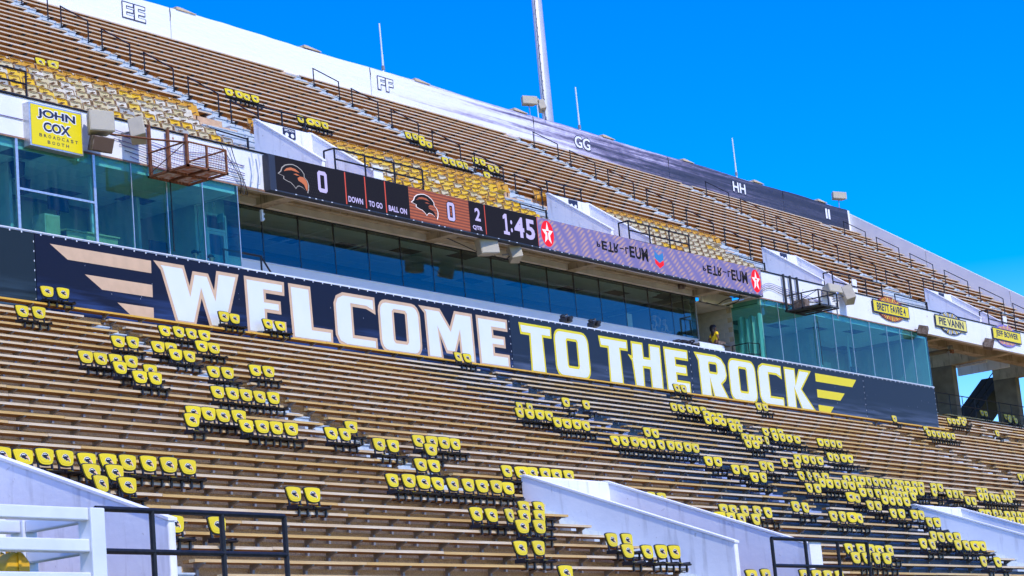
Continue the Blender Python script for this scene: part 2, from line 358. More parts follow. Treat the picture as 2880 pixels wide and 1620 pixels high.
# ------------------------------------------------------------------ benches
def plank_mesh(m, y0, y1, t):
    b = MB().box(0, 1, y0, y1, -t, 0); b.m[0] = 1 if y0 == 0 else 0      # bottom face gets the darker wood, shade put into its colour
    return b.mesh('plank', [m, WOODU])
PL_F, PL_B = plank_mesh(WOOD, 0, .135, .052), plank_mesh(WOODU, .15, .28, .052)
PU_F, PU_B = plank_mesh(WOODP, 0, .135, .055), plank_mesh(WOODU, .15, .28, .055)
PY_F = plank_mesh(YWOOD, 0, .135, .052)
bk = MB(); bk.box(-.03, .03, .19, .25, -BH, -.046); bk.prism([(.02, -.046), (.02, -.075), (.19, -.15), (.19, -.046)], -.025, .025, 'x')
BRK_L = bk.mesh('bracket', STEEL)
bk = MB(); bk.prism([(.015, -.046), (.015, -.085), (.30, -.25), (.30, -.046)], -.035, .035, 'x')
BRK_U = bk.mesh('bracket', DKSTEEL)
def bench(x0, x1, y, z, label, upper, yellow=False):
    L = x1 - x0
    if L < .8: return
    root = thing('bench', label, 'bench', (x0, y, z), 0, 'benches of the upper stand' if upper else 'benches of the lower stand')
    x = 0; off = random.uniform(2.2, 4.9)
    while x < L - .01:
        ln = min(off, L - x)
        if L - x - ln < .6: ln = L - x
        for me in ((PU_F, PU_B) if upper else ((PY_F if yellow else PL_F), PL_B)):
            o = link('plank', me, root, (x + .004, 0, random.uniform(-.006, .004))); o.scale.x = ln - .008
        x += ln; off = 4.88
    n = max(2, int(L / 1.22)); pitch = (L - .5) / (n - 1)
    for i in range(n): link('bracket', BRK_U if upper else BRK_L, root, (.25 + i * pitch, 0, 0))

AISL = [(-.9, 0.0), (16.4, 17.25), (27.72, 28.42), (44.15, 45.1), (60.2, 61.2)]
SECN = ['left of the first stairs', 'between first and second stairs', 'between second and third stairs', 'between third and fourth stairs', 'between fourth and fifth stairs', 'right of the fifth stairs']
def lower_sections(r):
    lo = -13.0 if r < 16 else -20
    hi = 76 - 1.35 * max(r, 0)
    if r == -1: return [(lo, 6.2, 0), (6.21, 21.0, 1), (21.01, 36.5, 2), (36.51, 53.1, 3)]
    if r < -1: segs = [(53.5, 60.2, 4), (61.2, 84, 5)]; return segs
    cuts = [(-99, lo)] + AISL + [(hi, 999)]
    segs = []
    for i in range(len(cuts) - 1):
        a, b = cuts[i][1], cuts[i + 1][0]
        if b > a: segs.append((a, min(b, hi), i))
    if r >= 20:
        if r <= 28:
            segs = [((-15.55 if r < 26 else -14.4), 1.0, 0), (5.5, 21.55, 1), (26.55, hi, 2)]
        else: segs = [((-14.3), 16, 0), (16.05, hi, 1)]
    if r == 19: segs = [(-20, -.9, 0), (0, 16.4, 1), (17.25, 22.9, 2), (26.5, hi, 3)]
    return segs
LOWSEG = {}
for r in range(-7, LBOT):
    segs = lower_sections(r); LOWSEG[r] = segs
    for (a, b, k) in segs:
        if r < -1: lab = f'dark shaded bench {["", "nearest row", "second row", "third row", "fourth row", "fifth row", "topmost row"][min(6, -r - 1)]} under the concrete overhang, {"left" if k == 4 else "right"} part'
        elif r == -1: lab = f'long yellow topped bench right below the big banner, {["left end", "left middle", "right middle", "right end"][k]} piece'
        elif r >= 20: lab = f'wooden bench, {ordw(r + 1)} row below the banner, {["left", "middle", "right"][k]} of the white tunnel walls' if r <= 28 else f'wooden bench, {ordw(r + 1)} row below the banner, {["left", "right"][k]} piece'
        else: lab = f'wooden bench, {ordw(r + 1)} row below the banner, {SECN[k]}'
        bench(a, b, ly(r), lz(r), lab, False, r == -1)

UA = [(15.35, 16.45), (32.65, 33.75), (49.8, 50.95), (67.0, 68.1), (84.0, 85.1)]
USEC = ['left of the first handrails', 'between first and second handrails', 'between second and third handrails', 'between third and fourth handrails', 'between fourth and fifth handrails', 'right of the fifth handrails']
CHAIR0 = 14
CHB = [(-14, 13.9, 11.9), (16.4, 32.3, 29.2), (33.9, 49.4, 46.3)]       # chair blocks: x start, x end at the top row, x end lower
for r in range(-3, 21):
    cuts = [(-99, -12)] + UA + [(UX1 - .1, 999)]
    for i in range(len(cuts) - 1):
        a, b = cuts[i][1], cuts[i + 1][0]
        if r >= CHAIR0 and i < 3: continue
        if r >= 16 and i == 3: a, b = 51.0, 62.9
        if r >= 16 and i == 4: a = 68.3
        nm = 'top row' if r == -3 else f'{ordw(r + 4)} row'
        bench(a, b, uy(r), uz(r), f'wooden bench, {nm} below the top wall, {USEC[i]}', True)

# ------------------------------------------------------------------ stairs
def stair(x0, x1, rows, yf, zf_, tr, ri, m, label, cat='stairs', n=1):
    root = thing('stairs', label, cat, (x0, 0, 0), 0, 'stairs in the aisles')
    W = x1 - x0; b = MB()
    b.box(0, W, .30 - tr - .012, .30, -.002 - BH, .012 - BH)          # painted tread
    b.box(0, W, .30 - tr - .012, .30 - tr, -BH - ri * .5, -.002 - BH)  # painted riser face
    b.box(.02, W - .02, .30 - tr * .5, .299, .012 - BH, ri * .5 - BH)  # half step
    b.box(.02, W - .02, .30 - tr * .5 - .03, .299, ri * .5 - BH, ri * .5 - BH + .03)
    me = b.mesh('step', m)
    for r in rows: link('step', me, root, (0, yf(r), zf_(r)))
    return root
stair(-.9, 0, range(0, 20), ly, LZ, TR, RI, STEPM, 'pale grey stairs in the lower stand, leading down to the middle tunnel wall')
stair(16.42, 17.23, range(0, 19), ly, LZ, TR, RI, STEPB, 'blue grey stairs below the word TO through the blue painted benches')
stair(27.74, 28.4, range(0, 20), ly, LZ, TR, RI, STEPB, 'blue grey stairs below the word ROCK, right edge of the blue paint')
stair(44.18, 45.07, range(0, 16), ly, LZ, TR, RI, STEPM, 'pale grey stairs starting below the yellow wing stripes')
stair(60.23, 61.17, range(-6, 10), ly, LZ, TR, RI, STEPM, 'pale stairs far right of the banner end')
stair(1.02, 1.88, range(20, 30), ly, LZ, TR, RI, STEPM, 'grey steps squeezed along the left face of the middle white tunnel wall')
stair(21.6, 23.1, range(20, 30), ly, LZ, TR, RI, STEPM, 'grey steps along the left face of the right white tunnel wall')
stair(-15.5, -14.42, range(26, LBOT + 1), ly, LZ, TR, RI, STEPM, 'grey steps beside the white tunnel wall end at the bottom left')
for i, (a, b) in enumerate(UA):
    stair(a + .02, b - .02, range(-3, 20 if i != 0 else 17), uy, uz, TU, RU, STEPM, f'grey upper stand stairs under the handrail line, {ordw(i + 1)} from left')
for i, (a, b) in enumerate(((12.0, 13.15), (29.3, 30.25), (46.4, 47.45), (63.2, 64.45))):
    stair(a, b, range(16, UBOT), uy, uz, TU, RU, STEPM, f'grey landing steps left of the {ordw(i + 1)} white upper tunnel wall')

for i, (a, b) in enumerate(((13.2, 15.33), (30.3, 32.6), (47.5, 49.78), (64.5, 66.98))):
    stair(a, b, range(15, 19), uy, uz, TU, RU, STEPM, f'wide grey landing steps behind the head of the {ordw(i + 1)} white upper tunnel wall')
# ------------------------------------------------------------------ yellow stadium chairs
def rrect(x0, x1, z0, z1, r, n=4):
    p = []
    for (cx, cz, a0) in ((x1 - r, z1 - r, 0), (x0 + r, z1 - r, 90), (x0 + r, z0 + r, 180), (x1 - r, z0 + r, 270)):
        for k in range(n + 1):
            t = R(a0 + 90 * k / n); p.append((cx + r * math.cos(t), cz + r * math.sin(t)))
    return p
def backshape(wt, wb, h, r):
    """seat back outline: wider at the top, round lower corners"""
    hf = [(0, .5), (.30, .485), (.455, .445), (.5, .38), (.49, .2), (.455, -.08), (.41, -.28), (.33, -.42), (.2, -.48), (.07, -.5)]
    pts = hf[::-1] + [(-x, z) for x, z in hf[1:]]
    return [(x * wt, z * h) for x, z in pts]
EAGLE = [(0, .52), (.09, .63), (.14, .79), (.25, .91), (.38, .97), (.51, 1), (.66, .955), (.79, .85), (.87, .72), (.87, .60), (.96, .48), (1, .33), (.99, .15), (.95, 0), (.88, .10), (.79, .18), (.68, .21), (.62, .18), (.56, .075), (.49, .18), (.40, .27), (.29, .30), (.17, .36), (.18, .46)]
BEAK = [(.64, .50), (.72, .585), (.85, .585), (.945, .48), (.98, .33), (.97, .15), (.945, .04), (.90, .15), (.86, .28), (.76, .36), (.67, .40)]
CREST = [(.17, .66), (.27, .80), (.42, .875), (.58, .85), (.73, .73), (.60, .745), (.45, .77), (.31, .73)]
CREST2 = [(.50, .63), (.60, .67), (.72, .62), (.62, .60)]
def scaled(p, x0, z0, sx, sz, grow=0):
    cx, cz = .52, .52
    return [(x0 + sx * (cx + (x - cx) * (1 + grow)), z0 + sz * (cz + (z - cz) * (1 + grow))) for x, z in p]
def tilt(mb, ang, y0, z0):
    c, s = math.cos(ang), math.sin(ang)
    mb.v = [(x, y0 + (y - 0) * c + z * s, z0 - y * s + z * c) for x, y, z in mb.v]; return mb
LEAN = R(9); BY, BZ = .19, .36
bm_ = MB().prism(backshape(.425, .34, .295, .24), -.022, 0, 'y')
bm_.prism(backshape(.35, .275, .23, .24), -.026, -.022, 'y')
ME_BACK = tilt(bm_, LEAN, BY, BZ).mesh('backrest', YEL)
fm_ = MB().prism(backshape(.465, .385, .34, .24), .0, .022, 'y')
for sx in (-1, 1): fm_.box(sx * .165 - .02, sx * .165 + .02, 0, .025, -.30, -.12)
ME_FRAME = tilt(fm_, LEAN, BY, BZ).mesh('frame', BLK)
sm_ = MB().prism([(-.10, .055), (-.115, .085), (-.02, .105), (.10, .085), (.22, .10), (.22, .06)], -.20, .20, 'x')
sm_.box(-.225, -.205, -.06, .20, .05, .13); sm_.box(.205, .225, -.06, .20, .05, .13)
ME_SEAT = sm_.mesh('seat', BLK)
ym_ = MB().prism([(-.05, .104), (-.02, .112), (.07, .096), (.05, .09)], -.13, -.02, 'x'); ME_PAD = ym_.mesh('seat_pad', YEL)
cm_ = MB().box(-.022, .022, -.035, -.005, -.085, .07).box(-.022, .022, -.035, .12, -.095, -.08).box(-.022, .022, -.05, .02, .045, .075); ME_CLAMP = cm_.mesh('clamp', BLK)
lg = MB()
for (pl, gr, mi, yy) in ((EAGLE, .10, 0, -.0275), (EAGLE, 0, 1, -.029), (BEAK, 0, 2, -.0305), (CREST, 0, 0, -.0305)):
    lg.mi = mi; lg.flat([scaled(pl, -.095, -.07, .19, .135, gr)], yy)
ME_LOGO = tilt(lg, LEAN, BY, BZ).mesh('eagle_logo', [LOGOW, LOGOK, LOGOP])
lgw = MB()
ME_LOGO2 = None
def yellow_chair(x, y, z, label, grp):
    root = thing('stadium_chair', label, 'stadium chair', (x, y, z), random.uniform(-.07, .07), grp)
    root.rotation_euler.x = random.gauss(0, .03)
    b = link('backrest', ME_BACK, root); link('eagle_logo', ME_LOGO, b)
    link('frame', ME_FRAME, root); s = link('seat', ME_SEAT, root); link('seat_pad', ME_PAD, s)
    for sx in (-.13, .13): link('clamp', ME_CLAMP, root, (sx, 0, 0))
    if random.random() < .06: root.rotation_euler.z = random.choice((-.22, .22))
    return root
SEATS = {-7:[65.88,66.35,68.88,69.4,69.87],-6:[67.87,68.68],-3:[57.6,58.1],-2:[55.01,55.49,55.96,56.54],-1:[-1.42,-0.88,5.27,5.74,7.18,7.72],0:[15.52,16.0,28.81,29.3,46.69,57.51],2:[32.63,33.12,47.11],3:[-4.5,-4.0,0.39,0.88,1.36,1.83,46.01,46.5,46.99,47.49,47.96,48.43],5:[0.42,0.9,23.45,23.95,24.45,24.92,25.39],6:[-3.13,-2.66,-1.77,-1.3,24.48,24.95,25.42],7:[-1.8,-1.3,15.1,16.22,23.56,24.06,24.55,25.02,25.49],8:[0.4,0.88,24.08,24.56,26.38,26.88,27.36],9:[-5.96,-5.49,-5.02,-4.55,-1.77,-1.3,10.94,11.42,25.87,26.35,26.84,27.42,29.11,29.58,30.05,30.53],10:[-5.49,-4.55,10.04,10.52,10.99,11.48,22.66,23.15,23.65,24.19],11:[-5.5,-5.01,10.98,11.46,11.94,12.45,15.72,16.2,21.82,22.3],12:[-3.64,-3.15,-2.68,-2.2,-1.73,26.19,26.66,27.13,27.6,42.09,42.56],13:[12.05,12.52,13.02,13.5,13.99,14.5,14.99,15.46,15.93,16.41,22.76,23.26,23.79,24.27],14:[20.72,21.54],15:[-6.4,-5.93,-5.45,-4.98,-1.14,15.04,15.55,18.21,18.72],16:[-7.1,-5.39,-4.91,-4.44,-3.97,-2.58,-2.09,0.59,1.1,1.57,2.04,15.5,16.0,19.51,19.99,20.47,21.0,22.47,22.97,23.49,23.96,24.43,24.9,25.38,25.89,26.36,26.83,27.3,27.78,28.25,28.77,29.26,32.47,32.98,34.86,35.37],17:[-1.68,-1.16,-0.69,0.26,15.47,15.96,19.6,20.08,20.59,21.06,21.57,22.09,24.51,24.98,25.45,25.96,26.43,27.43,27.93,28.6,29.07,29.55,31.15,31.62,32.1,32.61,33.12,33.61],18:[17.6,18.1,21.02,21.55,22.07,22.58,23.05,23.53,24.01,24.57,28.66,29.15],19:[-1.73,-1.24,1.55,2.1,2.58,3.1,3.6,4.12,18.91,19.4,21.2,21.75,22.25,22.74],20:[19.0,19.51,26.97,27.47,27.97,28.46,29.0,29.49,29.98,30.45],21:[-14.98,-14.51,-14.04,-13.55,-13.01,-12.5,-12.01,-11.49,-10.98,-10.45,-4.29,-3.78,-3.26,-2.72,-2.2,-1.66,-1.15,-0.63,-0.14,5.9,6.4,13.21,13.82,19.22,19.74,20.6,21.1,26.9,27.4,27.9,28.4,28.9],22:[-13.48,-12.94,8.29,8.79,9.37,9.99,10.6,14.2,14.73,15.27,15.81,20.3,20.8,26.8,27.3],23:[-13.83,-13.23,-8.86,-8.34,-1.28,-0.71,6.44,6.97,7.58,8.11,8.81],24:[-3.9,-3.35,-2.7,-2.18,-1.65,17.83,18.37,18.93,19.44],25:[-3.16,-2.56,15.82,16.45,18.1,18.66,19.22,19.77],26:[-14.0,-12.99,-0.75,-0.16,10.2,10.8,11.4,11.95,12.5],27:[-4.98,-4.39,-1.11,-0.32,0.2,0.74,9.3,9.9,10.45,11.0,16.94,17.92],29:[-5.27,1.95,2.55,4.3,4.88,5.43,6.02]}
USEATS = {13: [7.49, 7.98, 32.0], 9: [19.64, 20.18, 20.64, 21.11, 31.5, 31.97], 11: [22.05, 22.57, 23.0, 23.48, 34.34, 34.79], 8: [31.51, 31.96, 32.44], 12: [30.15, 30.66, 31.11, 31.59], 10: [34.25, 34.76]}
ALLS = []
for r, xs in SEATS.items():
    for (a, b, k) in LOWSEG[r]:
        mine = sorted(x for x in xs if a - .1 <= x <= b + .1)
        for j, x in enumerate(mine):
            if len(mine) == 1: wh = 'single yellow eagle chair'
            elif j == 0: wh = f'leftmost of {len(mine)} yellow chairs'
            elif j == len(mine) - 1: wh = f'rightmost of {len(mine)} yellow chairs'
            else: wh = f'{ordw(j + 1)} from left of {len(mine)} yellow chairs'
            if r < -1: place = f'{ordw(-r)} shaded row right of the banner'
            else: place = f'{ordw(r + 2)} bench below banner'
            sec = ('tunnel side ' + 'ABC'[k]) if 0 else {True: ['left of tunnels', 'between tunnels', 'right of tunnels'][min(k, 2)], False: SECN[min(k, 5)]}[20 <= r <= 28]
            if r >= 29: sec = 'at the bottom edge'
            if r < -1: sec = ''
            if r == -1: sec = 'top row, ' + ['left end', 'left middle', 'right middle', 'right end'][k]
            d = math.dist((x, ly(r), lz(r)), (CAMX, CAMY, CAMZ))
            ALLS.append((d, x, ly(r), lz(r), f'{wh}, {place}' + (f', {sec}' if sec else ''), 'yellow chairs on the lower benches'))
for r, xs in USEATS.items():
    for j, x in enumerate(sorted(xs)):
        d = math.dist((x, uy(r), uz(r)), (CAMX, CAMY, CAMZ))
        ALLS.append((d, x, uy(r), uz(r), f'{ordw(j + 1)} yellow eagle chair from left, {ordw(r + 4)} upper bench row below the top wall', 'yellow chairs on the upper benches'))
ALLS.sort()
rest = MB()
def addmesh(mb, me, loc, mi):
    n = len(mb.v); mb.v += [(v.co.x + loc[0], v.co.y + loc[1], v.co.z + loc[2]) for v in me.vertices]
    for p in me.polygons: mb.f.append(tuple(n + i for i in p.vertices)); mb.m.append(mi if isinstance(mi, int) else mi[p.material_index])
for i, (d, x, y, z, lab, grp) in enumerate(ALLS):
    if i < 310 or grp.endswith('upper benches'): yellow_chair(x, y, z, lab, grp)
    else:
        for me, mi in ((ME_BACK, 0), (ME_FRAME, 1), (ME_SEAT, 1), (ME_LOGO, (2, 1, 3))): addmesh(rest, me, (x, y, z), mi)
        for sx in (-.13, .13): addmesh(rest, ME_CLAMP, (x + sx, y, z), 1)
o = tag(link('stadium_chairs', rest.mesh('stadium_chairs', [YEL, BLK, LOGOW, LOGOP])), 'small far yellow eagle chairs scattered on the benches toward the right', 'stadium chairs'); o['kind'] = 'stuff'

# ------------------------------------------------------------------ folding club chairs at the foot of the upper stand
CH_C = mat('cream_chair_plastic', (.56, .46, .22), .5, .35, var=.4, vscale=6, rand=((.66, .61, .50), .2, .8, .95))
CH_Y = mat('yellow_chair_plastic', (.74, .45, .008), .5, .35, var=.4, vscale=6, rand=((.72, .52, .08), .35, .95, .8))
CH_O = mat('ochre_chair_plastic', (.62, .32, .015), .5, .35, var=.6, vscale=5, vcol=(.40, .17, .01))
CH_G = mat('grey_chair_plastic', (.34, .34, .30), .5, .35)
CH_FR = mat('chair_frame', (.30, .18, .09), .6, .3, .2)
def chair_back():
    b = MB()
    for k in range(4):                          # curved shell in four vertical strips
        x0, x1 = -.23 + .115 * k, -.23 + .115 * (k + 1)
        ya, yb = .10 * (1 - math.cos((x0) * 3.2)) * -1, .10 * (1 - math.cos((x1) * 3.2)) * -1
        b.prism([(x0, ya), (x1, yb), (x1, yb + .025), (x0, ya + .025)], -.2, .2, 'z')
    b.prism([(-.24, .17), (.24, .17), (.22, .215), (-.22, .215)], -.03, .02, 'y')
    return b
def chair_rim():
    b = MB(); b.tube([(-.235, -.035, -.19), (-.235, -.035, .16), (-.20, -.03, .2), (.20, -.03, .2), (.235, -.035, .16), (.235, -.035, -.19)], .016, 5); return b
me_bk = {n: tilt(chair_back(), R(12), .22, .28).mesh('backrest', m) for n, m in (('c', CH_C), ('y', CH_Y), ('o', CH_O), ('g', CH_G))}
me_rm = tilt(chair_rim(), R(12), .22, .28).mesh('rim', CH_FR)
sb = MB().prism([(-.25, .075), (-.255, .105), (-.05, .05), (.17, .02), (.17, -.01), (-.05, .02)], -.22, .22, 'x')
sb.box(-.24, -.21, -.1, .17, -.0, .05); sb.box(.21, .24, -.1, .17, -.0, .05)
me_st = {n: sb.mesh('seat', m) for n, m in (('c', CH_C), ('y', CH_Y), ('o', CH_O), ('g', CH_G))}
sb2 = tilt(MB().prism([(-.05, -.2), (-.02, -.2), (.0, .0), (.0, .2), (-.03, .2), (-.03, 0)], -.215, .215, 'x'), R(14), .02, .12)
me_up = {n: sb2.mesh('seat', m) for n, m in (('c', CH_C), ('y', CH_Y), ('o', CH_O), ('g', CH_G))}
lgm = MB()
for sx in (0,):
    lgm.box(sx - .018, sx + .018, .08, .12, -.42, .02); lgm.box(sx - .02, sx + .02, -.16, .22, .19, .215); lgm.box(sx - .015, sx + .015, .05, .09, 0, .19); lgm.box(sx - .04, sx + .04, -.02, .2, -.42, -.40)
me_lg = lgm.mesh('leg', CH_FR)
CH = []
blockname = ['left chair block', 'middle chair block', 'right chair block']
for bi, (x0, xt, xl) in enumerate(CHB):
    for r in range(CHAIR0, 21):
        xe = xt if r == CHAIR0 else (xt + xl) / 2 if r == CHAIR0 + 1 else xl
        if bi and r >= 16: x00 = x0 + (.0 if r < 19 else .0)
        else: x00 = x0
        n = int((xe - x00) / .56); xs = [xe - .3 - .56 * j for j in range(n)][::-1]
        for j, x in enumerate(xs):
            if x < -9: continue
            if bi == 1 and 19 <= r <= 20 and 18.2 < x < 19.2: continue
            d = math.dist((x, uy(r), uz(r)), (CAMX, CAMY, CAMZ)); vis = 1 if r <= 18 else 0
            CH.append((-vis, d, x, r, bi, j, n))
CH.sort()
stuffc = MB(); cmi = {'c': 0, 'y': 1, 'o': 2, 'g': 3}
for i, (vis, d, x, r, bi, j, n) in enumerate(CH):
    if r == CHAIR0: c = 'o'
    elif bi == 0: c = random.choices('cyg', (8, 2.2, .8))[0]
    elif bi == 1: c = random.choices('ycgo', (8, 1.2, .3, 1.2))[0]
    else: c = random.choices('cyo', (8, 1.2, .3))[0]
    down = random.random() < (.15 if r == CHAIR0 else .72)
    z = uz(r) - .02
    if i < 300:
        cn = {'c': 'cream', 'y': 'yellow', 'o': 'ochre backed', 'g': 'grey'}[c]
        pos = f'{ordw(j + 1)} from left' if j else 'leftmost'
        root = thing('folding_chair', f'{cn} folding chair, {pos}, {ordw(r - CHAIR0 + 1)} row from top, {blockname[bi]}', 'folding chair', (x, uy(r) + random.uniform(-.02, .02), z), random.uniform(-.06, .06), 'folding chairs at the foot of the upper stand')
        b = link('backrest', me_bk[c], root); link('rim', me_rm, b); link('seat', (me_st if down else me_up)[c], root); [link('leg', me_lg, root, (q, 0, 0)) for q in (-.245, .245)]
    else:
        for me, mi in ((me_bk[c], cmi[c]), (me_rm, 4), ((me_st if down else me_up)[c], cmi[c]), ): addmesh(stuffc, me, (x, uy(r), z), mi)
        for q in (-.245, .245): addmesh(stuffc, me_lg, (x + q, uy(r), z), 4)
o = tag(link('folding_chairs', stuffc.mesh('folding_chairs', [CH_C, CH_Y, CH_O, CH_G, CH_FR])), 'remaining small folding chairs packed low behind the parapet and scoreboard', 'folding chairs'); o['kind'] = 'stuff'

# ------------------------------------------------------------------ white entrance tunnel walls
def tunnel(x0, x1, yh, zh, yf, zfr, zdrop, lab, grp, lower, wall_left=True):
    """two side walls running towards the field with sloping tops, and a header wall at the back"""
    root = thing('tunnel_wall', lab, 'tunnel wall', (x0, yh, 0), 0, grp)
    t = .16
    prof = [(.1, zdrop), (.1, zh), (0, zh), (yf - yh, zfr), (yf - yh, zdrop)]
    for nm, xx in (('side_wall', 0), ('side_wall', x1 - x0)):
        if nm == 'side_wall' and xx == 0 and not wall_left: continue
        sgn = -1 if xx == 0 else 1
        a, b = (xx - t, xx) if xx == 0 else (xx, xx + t)
        o = bev(part('side_wall', MB().prism(prof, a, b, 'x'), VOMW, root), .025)
        cp = MB(); d = yf - yh; th = .05
        cp.prism([(.11, zh), (.11, zh + th), (0, zh + th), (d - .03, zfr + th), (d - .03, zfr)] if False else [(.11, zh + .002), (.11, zh + th), (0, zh + th), (d - .02, zfr + th), (d - .02, zfr + .002), (0, zh + .002)], a - .02, b + .02, 'x')
        link('coping', cp.mesh('coping', WHITEW), o)
    hw = part('header_wall', MB().prism([(.12, zdrop + (2.0 if lower else 1.0)), (-.10, zdrop + (2.0 if lower else 1.0)), (-.10, zh - .03), (.12, zh + .05)], .0, x1 - x0, 'x'), VOMW, root)
    return root
tunnel(V1L, V1R, -11.75, -5.80, -17.25, -8.04, -10.3, 'white tunnel wall rising through the lower benches at the bottom centre', 'white tunnel walls in the lower stand', True)
tunnel(V2L, V2R, -11.5, -5.75, -17.0, -7.95, -10.3, 'white tunnel wall at the bottom right corner among yellow chairs', 'white tunnel walls in the lower stand', True)
tunnel(V0R - 3.3, V0R, -12.0, -5.95, -17.25, -8.03, -10.3, 'pale white tunnel wall at the bottom left behind the black guard rail', 'white tunnel walls in the lower stand', True)
UTP = ['white upper tunnel wall above the left end of the scoreboard', 'white upper tunnel wall behind the scoreboard clock', 'white upper tunnel wall above the right end of the scoreboard', 'white upper tunnel wall above the pale yellow name sign']
for i, (a, b) in enumerate(UV):
    t_ = tunnel(a, b, 6.0, 9.26, 3.2, 7.2, 4.9, UTP[i], 'white tunnel walls in the upper stand', False)
    sg = part('section_sign', B((b - a) * .42, (b - a) * .42 + .62, -.135, -.112, 8.86, 9.2), NAVYP, t_)
    if i == 0: text('SECTION', .5 * 0 + (b - a) * .42 + .06, (b - a) * .42 + .56, 9.09, 9.16, -.138, LOGOW, sg)
    arrows = MB()
    for k, cx in enumerate(((b - a) * .42 + .17, (b - a) * .42 + .45)):
        arrows.flat([[(cx + .09 * math.cos(q * .5236), 8.96 + .075 * math.sin(q * .5236)) for q in range(12)]], -.138)
    link('arrow_disc', arrows.mesh('arrow_disc', LOGOW), sg)

# ------------------------------------------------------------------ handrails
def rail_thing(name, label, cat, grp, loc=(0, 0, 0)): return thing(name, label, cat, loc, 0, grp)
for i, (a, b) in enumerate(UA):
    xr = b - .5
    for k, (r0, r1) in enumerate(((-1.3, .7), (1.7, 3.7), (4.7, 6.7), (7.7, 9.7), (10.7, 12.7), (13.5, 15.3))):
        y0, y1 = uy(r0), uy(r1); z0, z1 = uz(r0) - .06, uz(r1) - .06; H = .80
        root = rail_thing('handrail', f'black stair handrail, {ordw(k + 1)} from the top on the {ordw(i + 1)} upper stairs from left', 'handrail', 'black handrails on the upper stairs', (xr, y0, z0))
        part('post', MB().tube([(0, 0, -.25), (0, 0, H)], .027, 6), RAILM, root)
        part('post', MB().tube([(0, y1 - y0, z1 - z0 - .25), (0, y1 - y0, z1 - z0 + H)], .027, 6), RAILM, root)
        part('top_rail', MB().tube([(0, .03, H + .015), (0, y1 - y0, z1 - z0 + H)], .027, 6), RAILM, root)
        fb = MB().box(-.07, .07, -.07, .07, -.07, -.045); part('foot_plate', fb, RAILM, root)
def guard(label, x0, x1, y, zb, h, posts, grp, ret=0, mid=(.5,), rad=.03, panel=None):
    root = rail_thing('guard_rail', label, 'guard rail', grp, (x0, y, zb)); L = x1 - x0
    for px in posts: part('post', MB().tube([(px, 0, 0), (px, 0, h)], rad, 8), RAILM, root)
    part('top_rail', MB().tube([(0, 0, h), (L, 0, h)], rad, 8), RAILM, root)
    for f in mid: part('mid_rail', MB().tube([(0, 0, h * f), (L, 0, h * f)], rad, 8), RAILM, root)
    if ret:
        part('return_rail', MB().tube([(0, 0, h), (0, ret, h)], rad, 8), RAILM, root)
        part('return_rail', MB().tube([(0, 0, h * .5), (0, ret, h * .5)], rad, 8), RAILM, root)
        part('post', MB().tube([(0, ret, 0), (0, ret, h)], rad, 8), RAILM, root)
    if panel: part('white_panel', B(panel[0], panel[1], .02, .05, panel[2], panel[3]), WHITEW, root)
    return root
guard('heavy black guard rail crossing the bottom left in front of the tunnel wall', -18.96, -15.0, -19, -10.2, 2.03, (.02, 1.10, 2.56, 3.96), 'black guard rails in front of the lower tunnels', mid=(.705,), rad=.042)
guard('black guard rail with a hanging white panel at the bottom right', .28, 4.64, -19, -10.2, 2.01, (0, 1.45, 2.93, 4.36), 'black guard rails in front of the lower tunnels', mid=(.715,), rad=.04, panel=(1.68, 2.2, 1.43, 1.98))
guard('black guard rail at the lower tunnel further right, mostly out of frame', 21.5, 26.2, -19, -10.2, 2.01, (0, 1.5, 3.0, 4.7), 'black guard rails in front of the lower tunnels', mid=(.715,), rad=.04)
UGL = ['black guard rail on the front edge of the upper stand at far left', 'long black guard rail standing above the scoreboard down and distance panels', 'black guard rail above the violet scoreboard panel', 'black guard rail with white panel behind the dark camera platform', 'black guard rail with white panel above the rightmost name sign']
for i, (a, b) in enumerate(((-5.5, .2), (13.45, 18.1), (31.1, 35.6), (48.0, 52.9), (64.9, 70.0))):
    guard(UGL[i], a, b, 3.0, 5.35, 2.3, tuple((b - a) * q / 3 for q in range(4)), 'black guard rails along the front of the upper stand', ret=.45 if i else 0, mid=(.68, .84) if i < 3 else (.8,), rad=.032,
          panel=(None if i in (0, 2) else ((2.0, 2.5, 1.3, 2.05) if i == 1 else (1.95, 2.4, 1.2, 2.2))))
guard('black rail behind the header of the first upper tunnel', 13.4, 16.0, 6.25, 7.9, 2.0, (.1, 1.3, 2.5), 'black rails around the upper tunnel heads', mid=(.75,))
guard('black rail behind the header of the second upper tunnel', 30.4, 33.0, 6.25, 7.9, 2.0, (.1, 1.3, 2.5), 'black rails around the upper tunnel heads', mid=(.75,))
guard('black rail behind the header of the third upper tunnel', 47.6, 50.4, 6.25, 7.9, 2.0, (.1, 1.3, 2.6), 'black rails around the upper tunnel heads', mid=(.75,))
guard('black rail behind the header of the fourth upper tunnel', 64.6, 67.3, 6.25, 7.9, 2.0, (.1, 1.3, 2.6), 'black rails around the upper tunnel heads', mid=(.75,))
for i, x in enumerate((12.0, 29.1, 46.3, 63.1)):
    root = rail_thing('gate_rail', f'black braced rail on the landing left of the {ordw(i + 1)} upper tunnel wall', 'guard rail', 'braced landing rails of the upper stand', (x, 7.2, 8.0))
    part('post', MB().tube([(0, 0, -.3), (0, 0, 1.1)], .03, 6), RAILM, root); part('post', MB().tube([(.05, -1.7, -1.5), (.05, -1.7, .35)], .04, 6), RAILM, root)
    part('top_rail', MB().tube([(0, 0, 1.1), (.05, -1.7, .3)], .03, 6), RAILM, root); part('mid_rail', MB().tube([(0, 0, .35), (.05, -1.7, -.45)], .03, 6), RAILM, root)

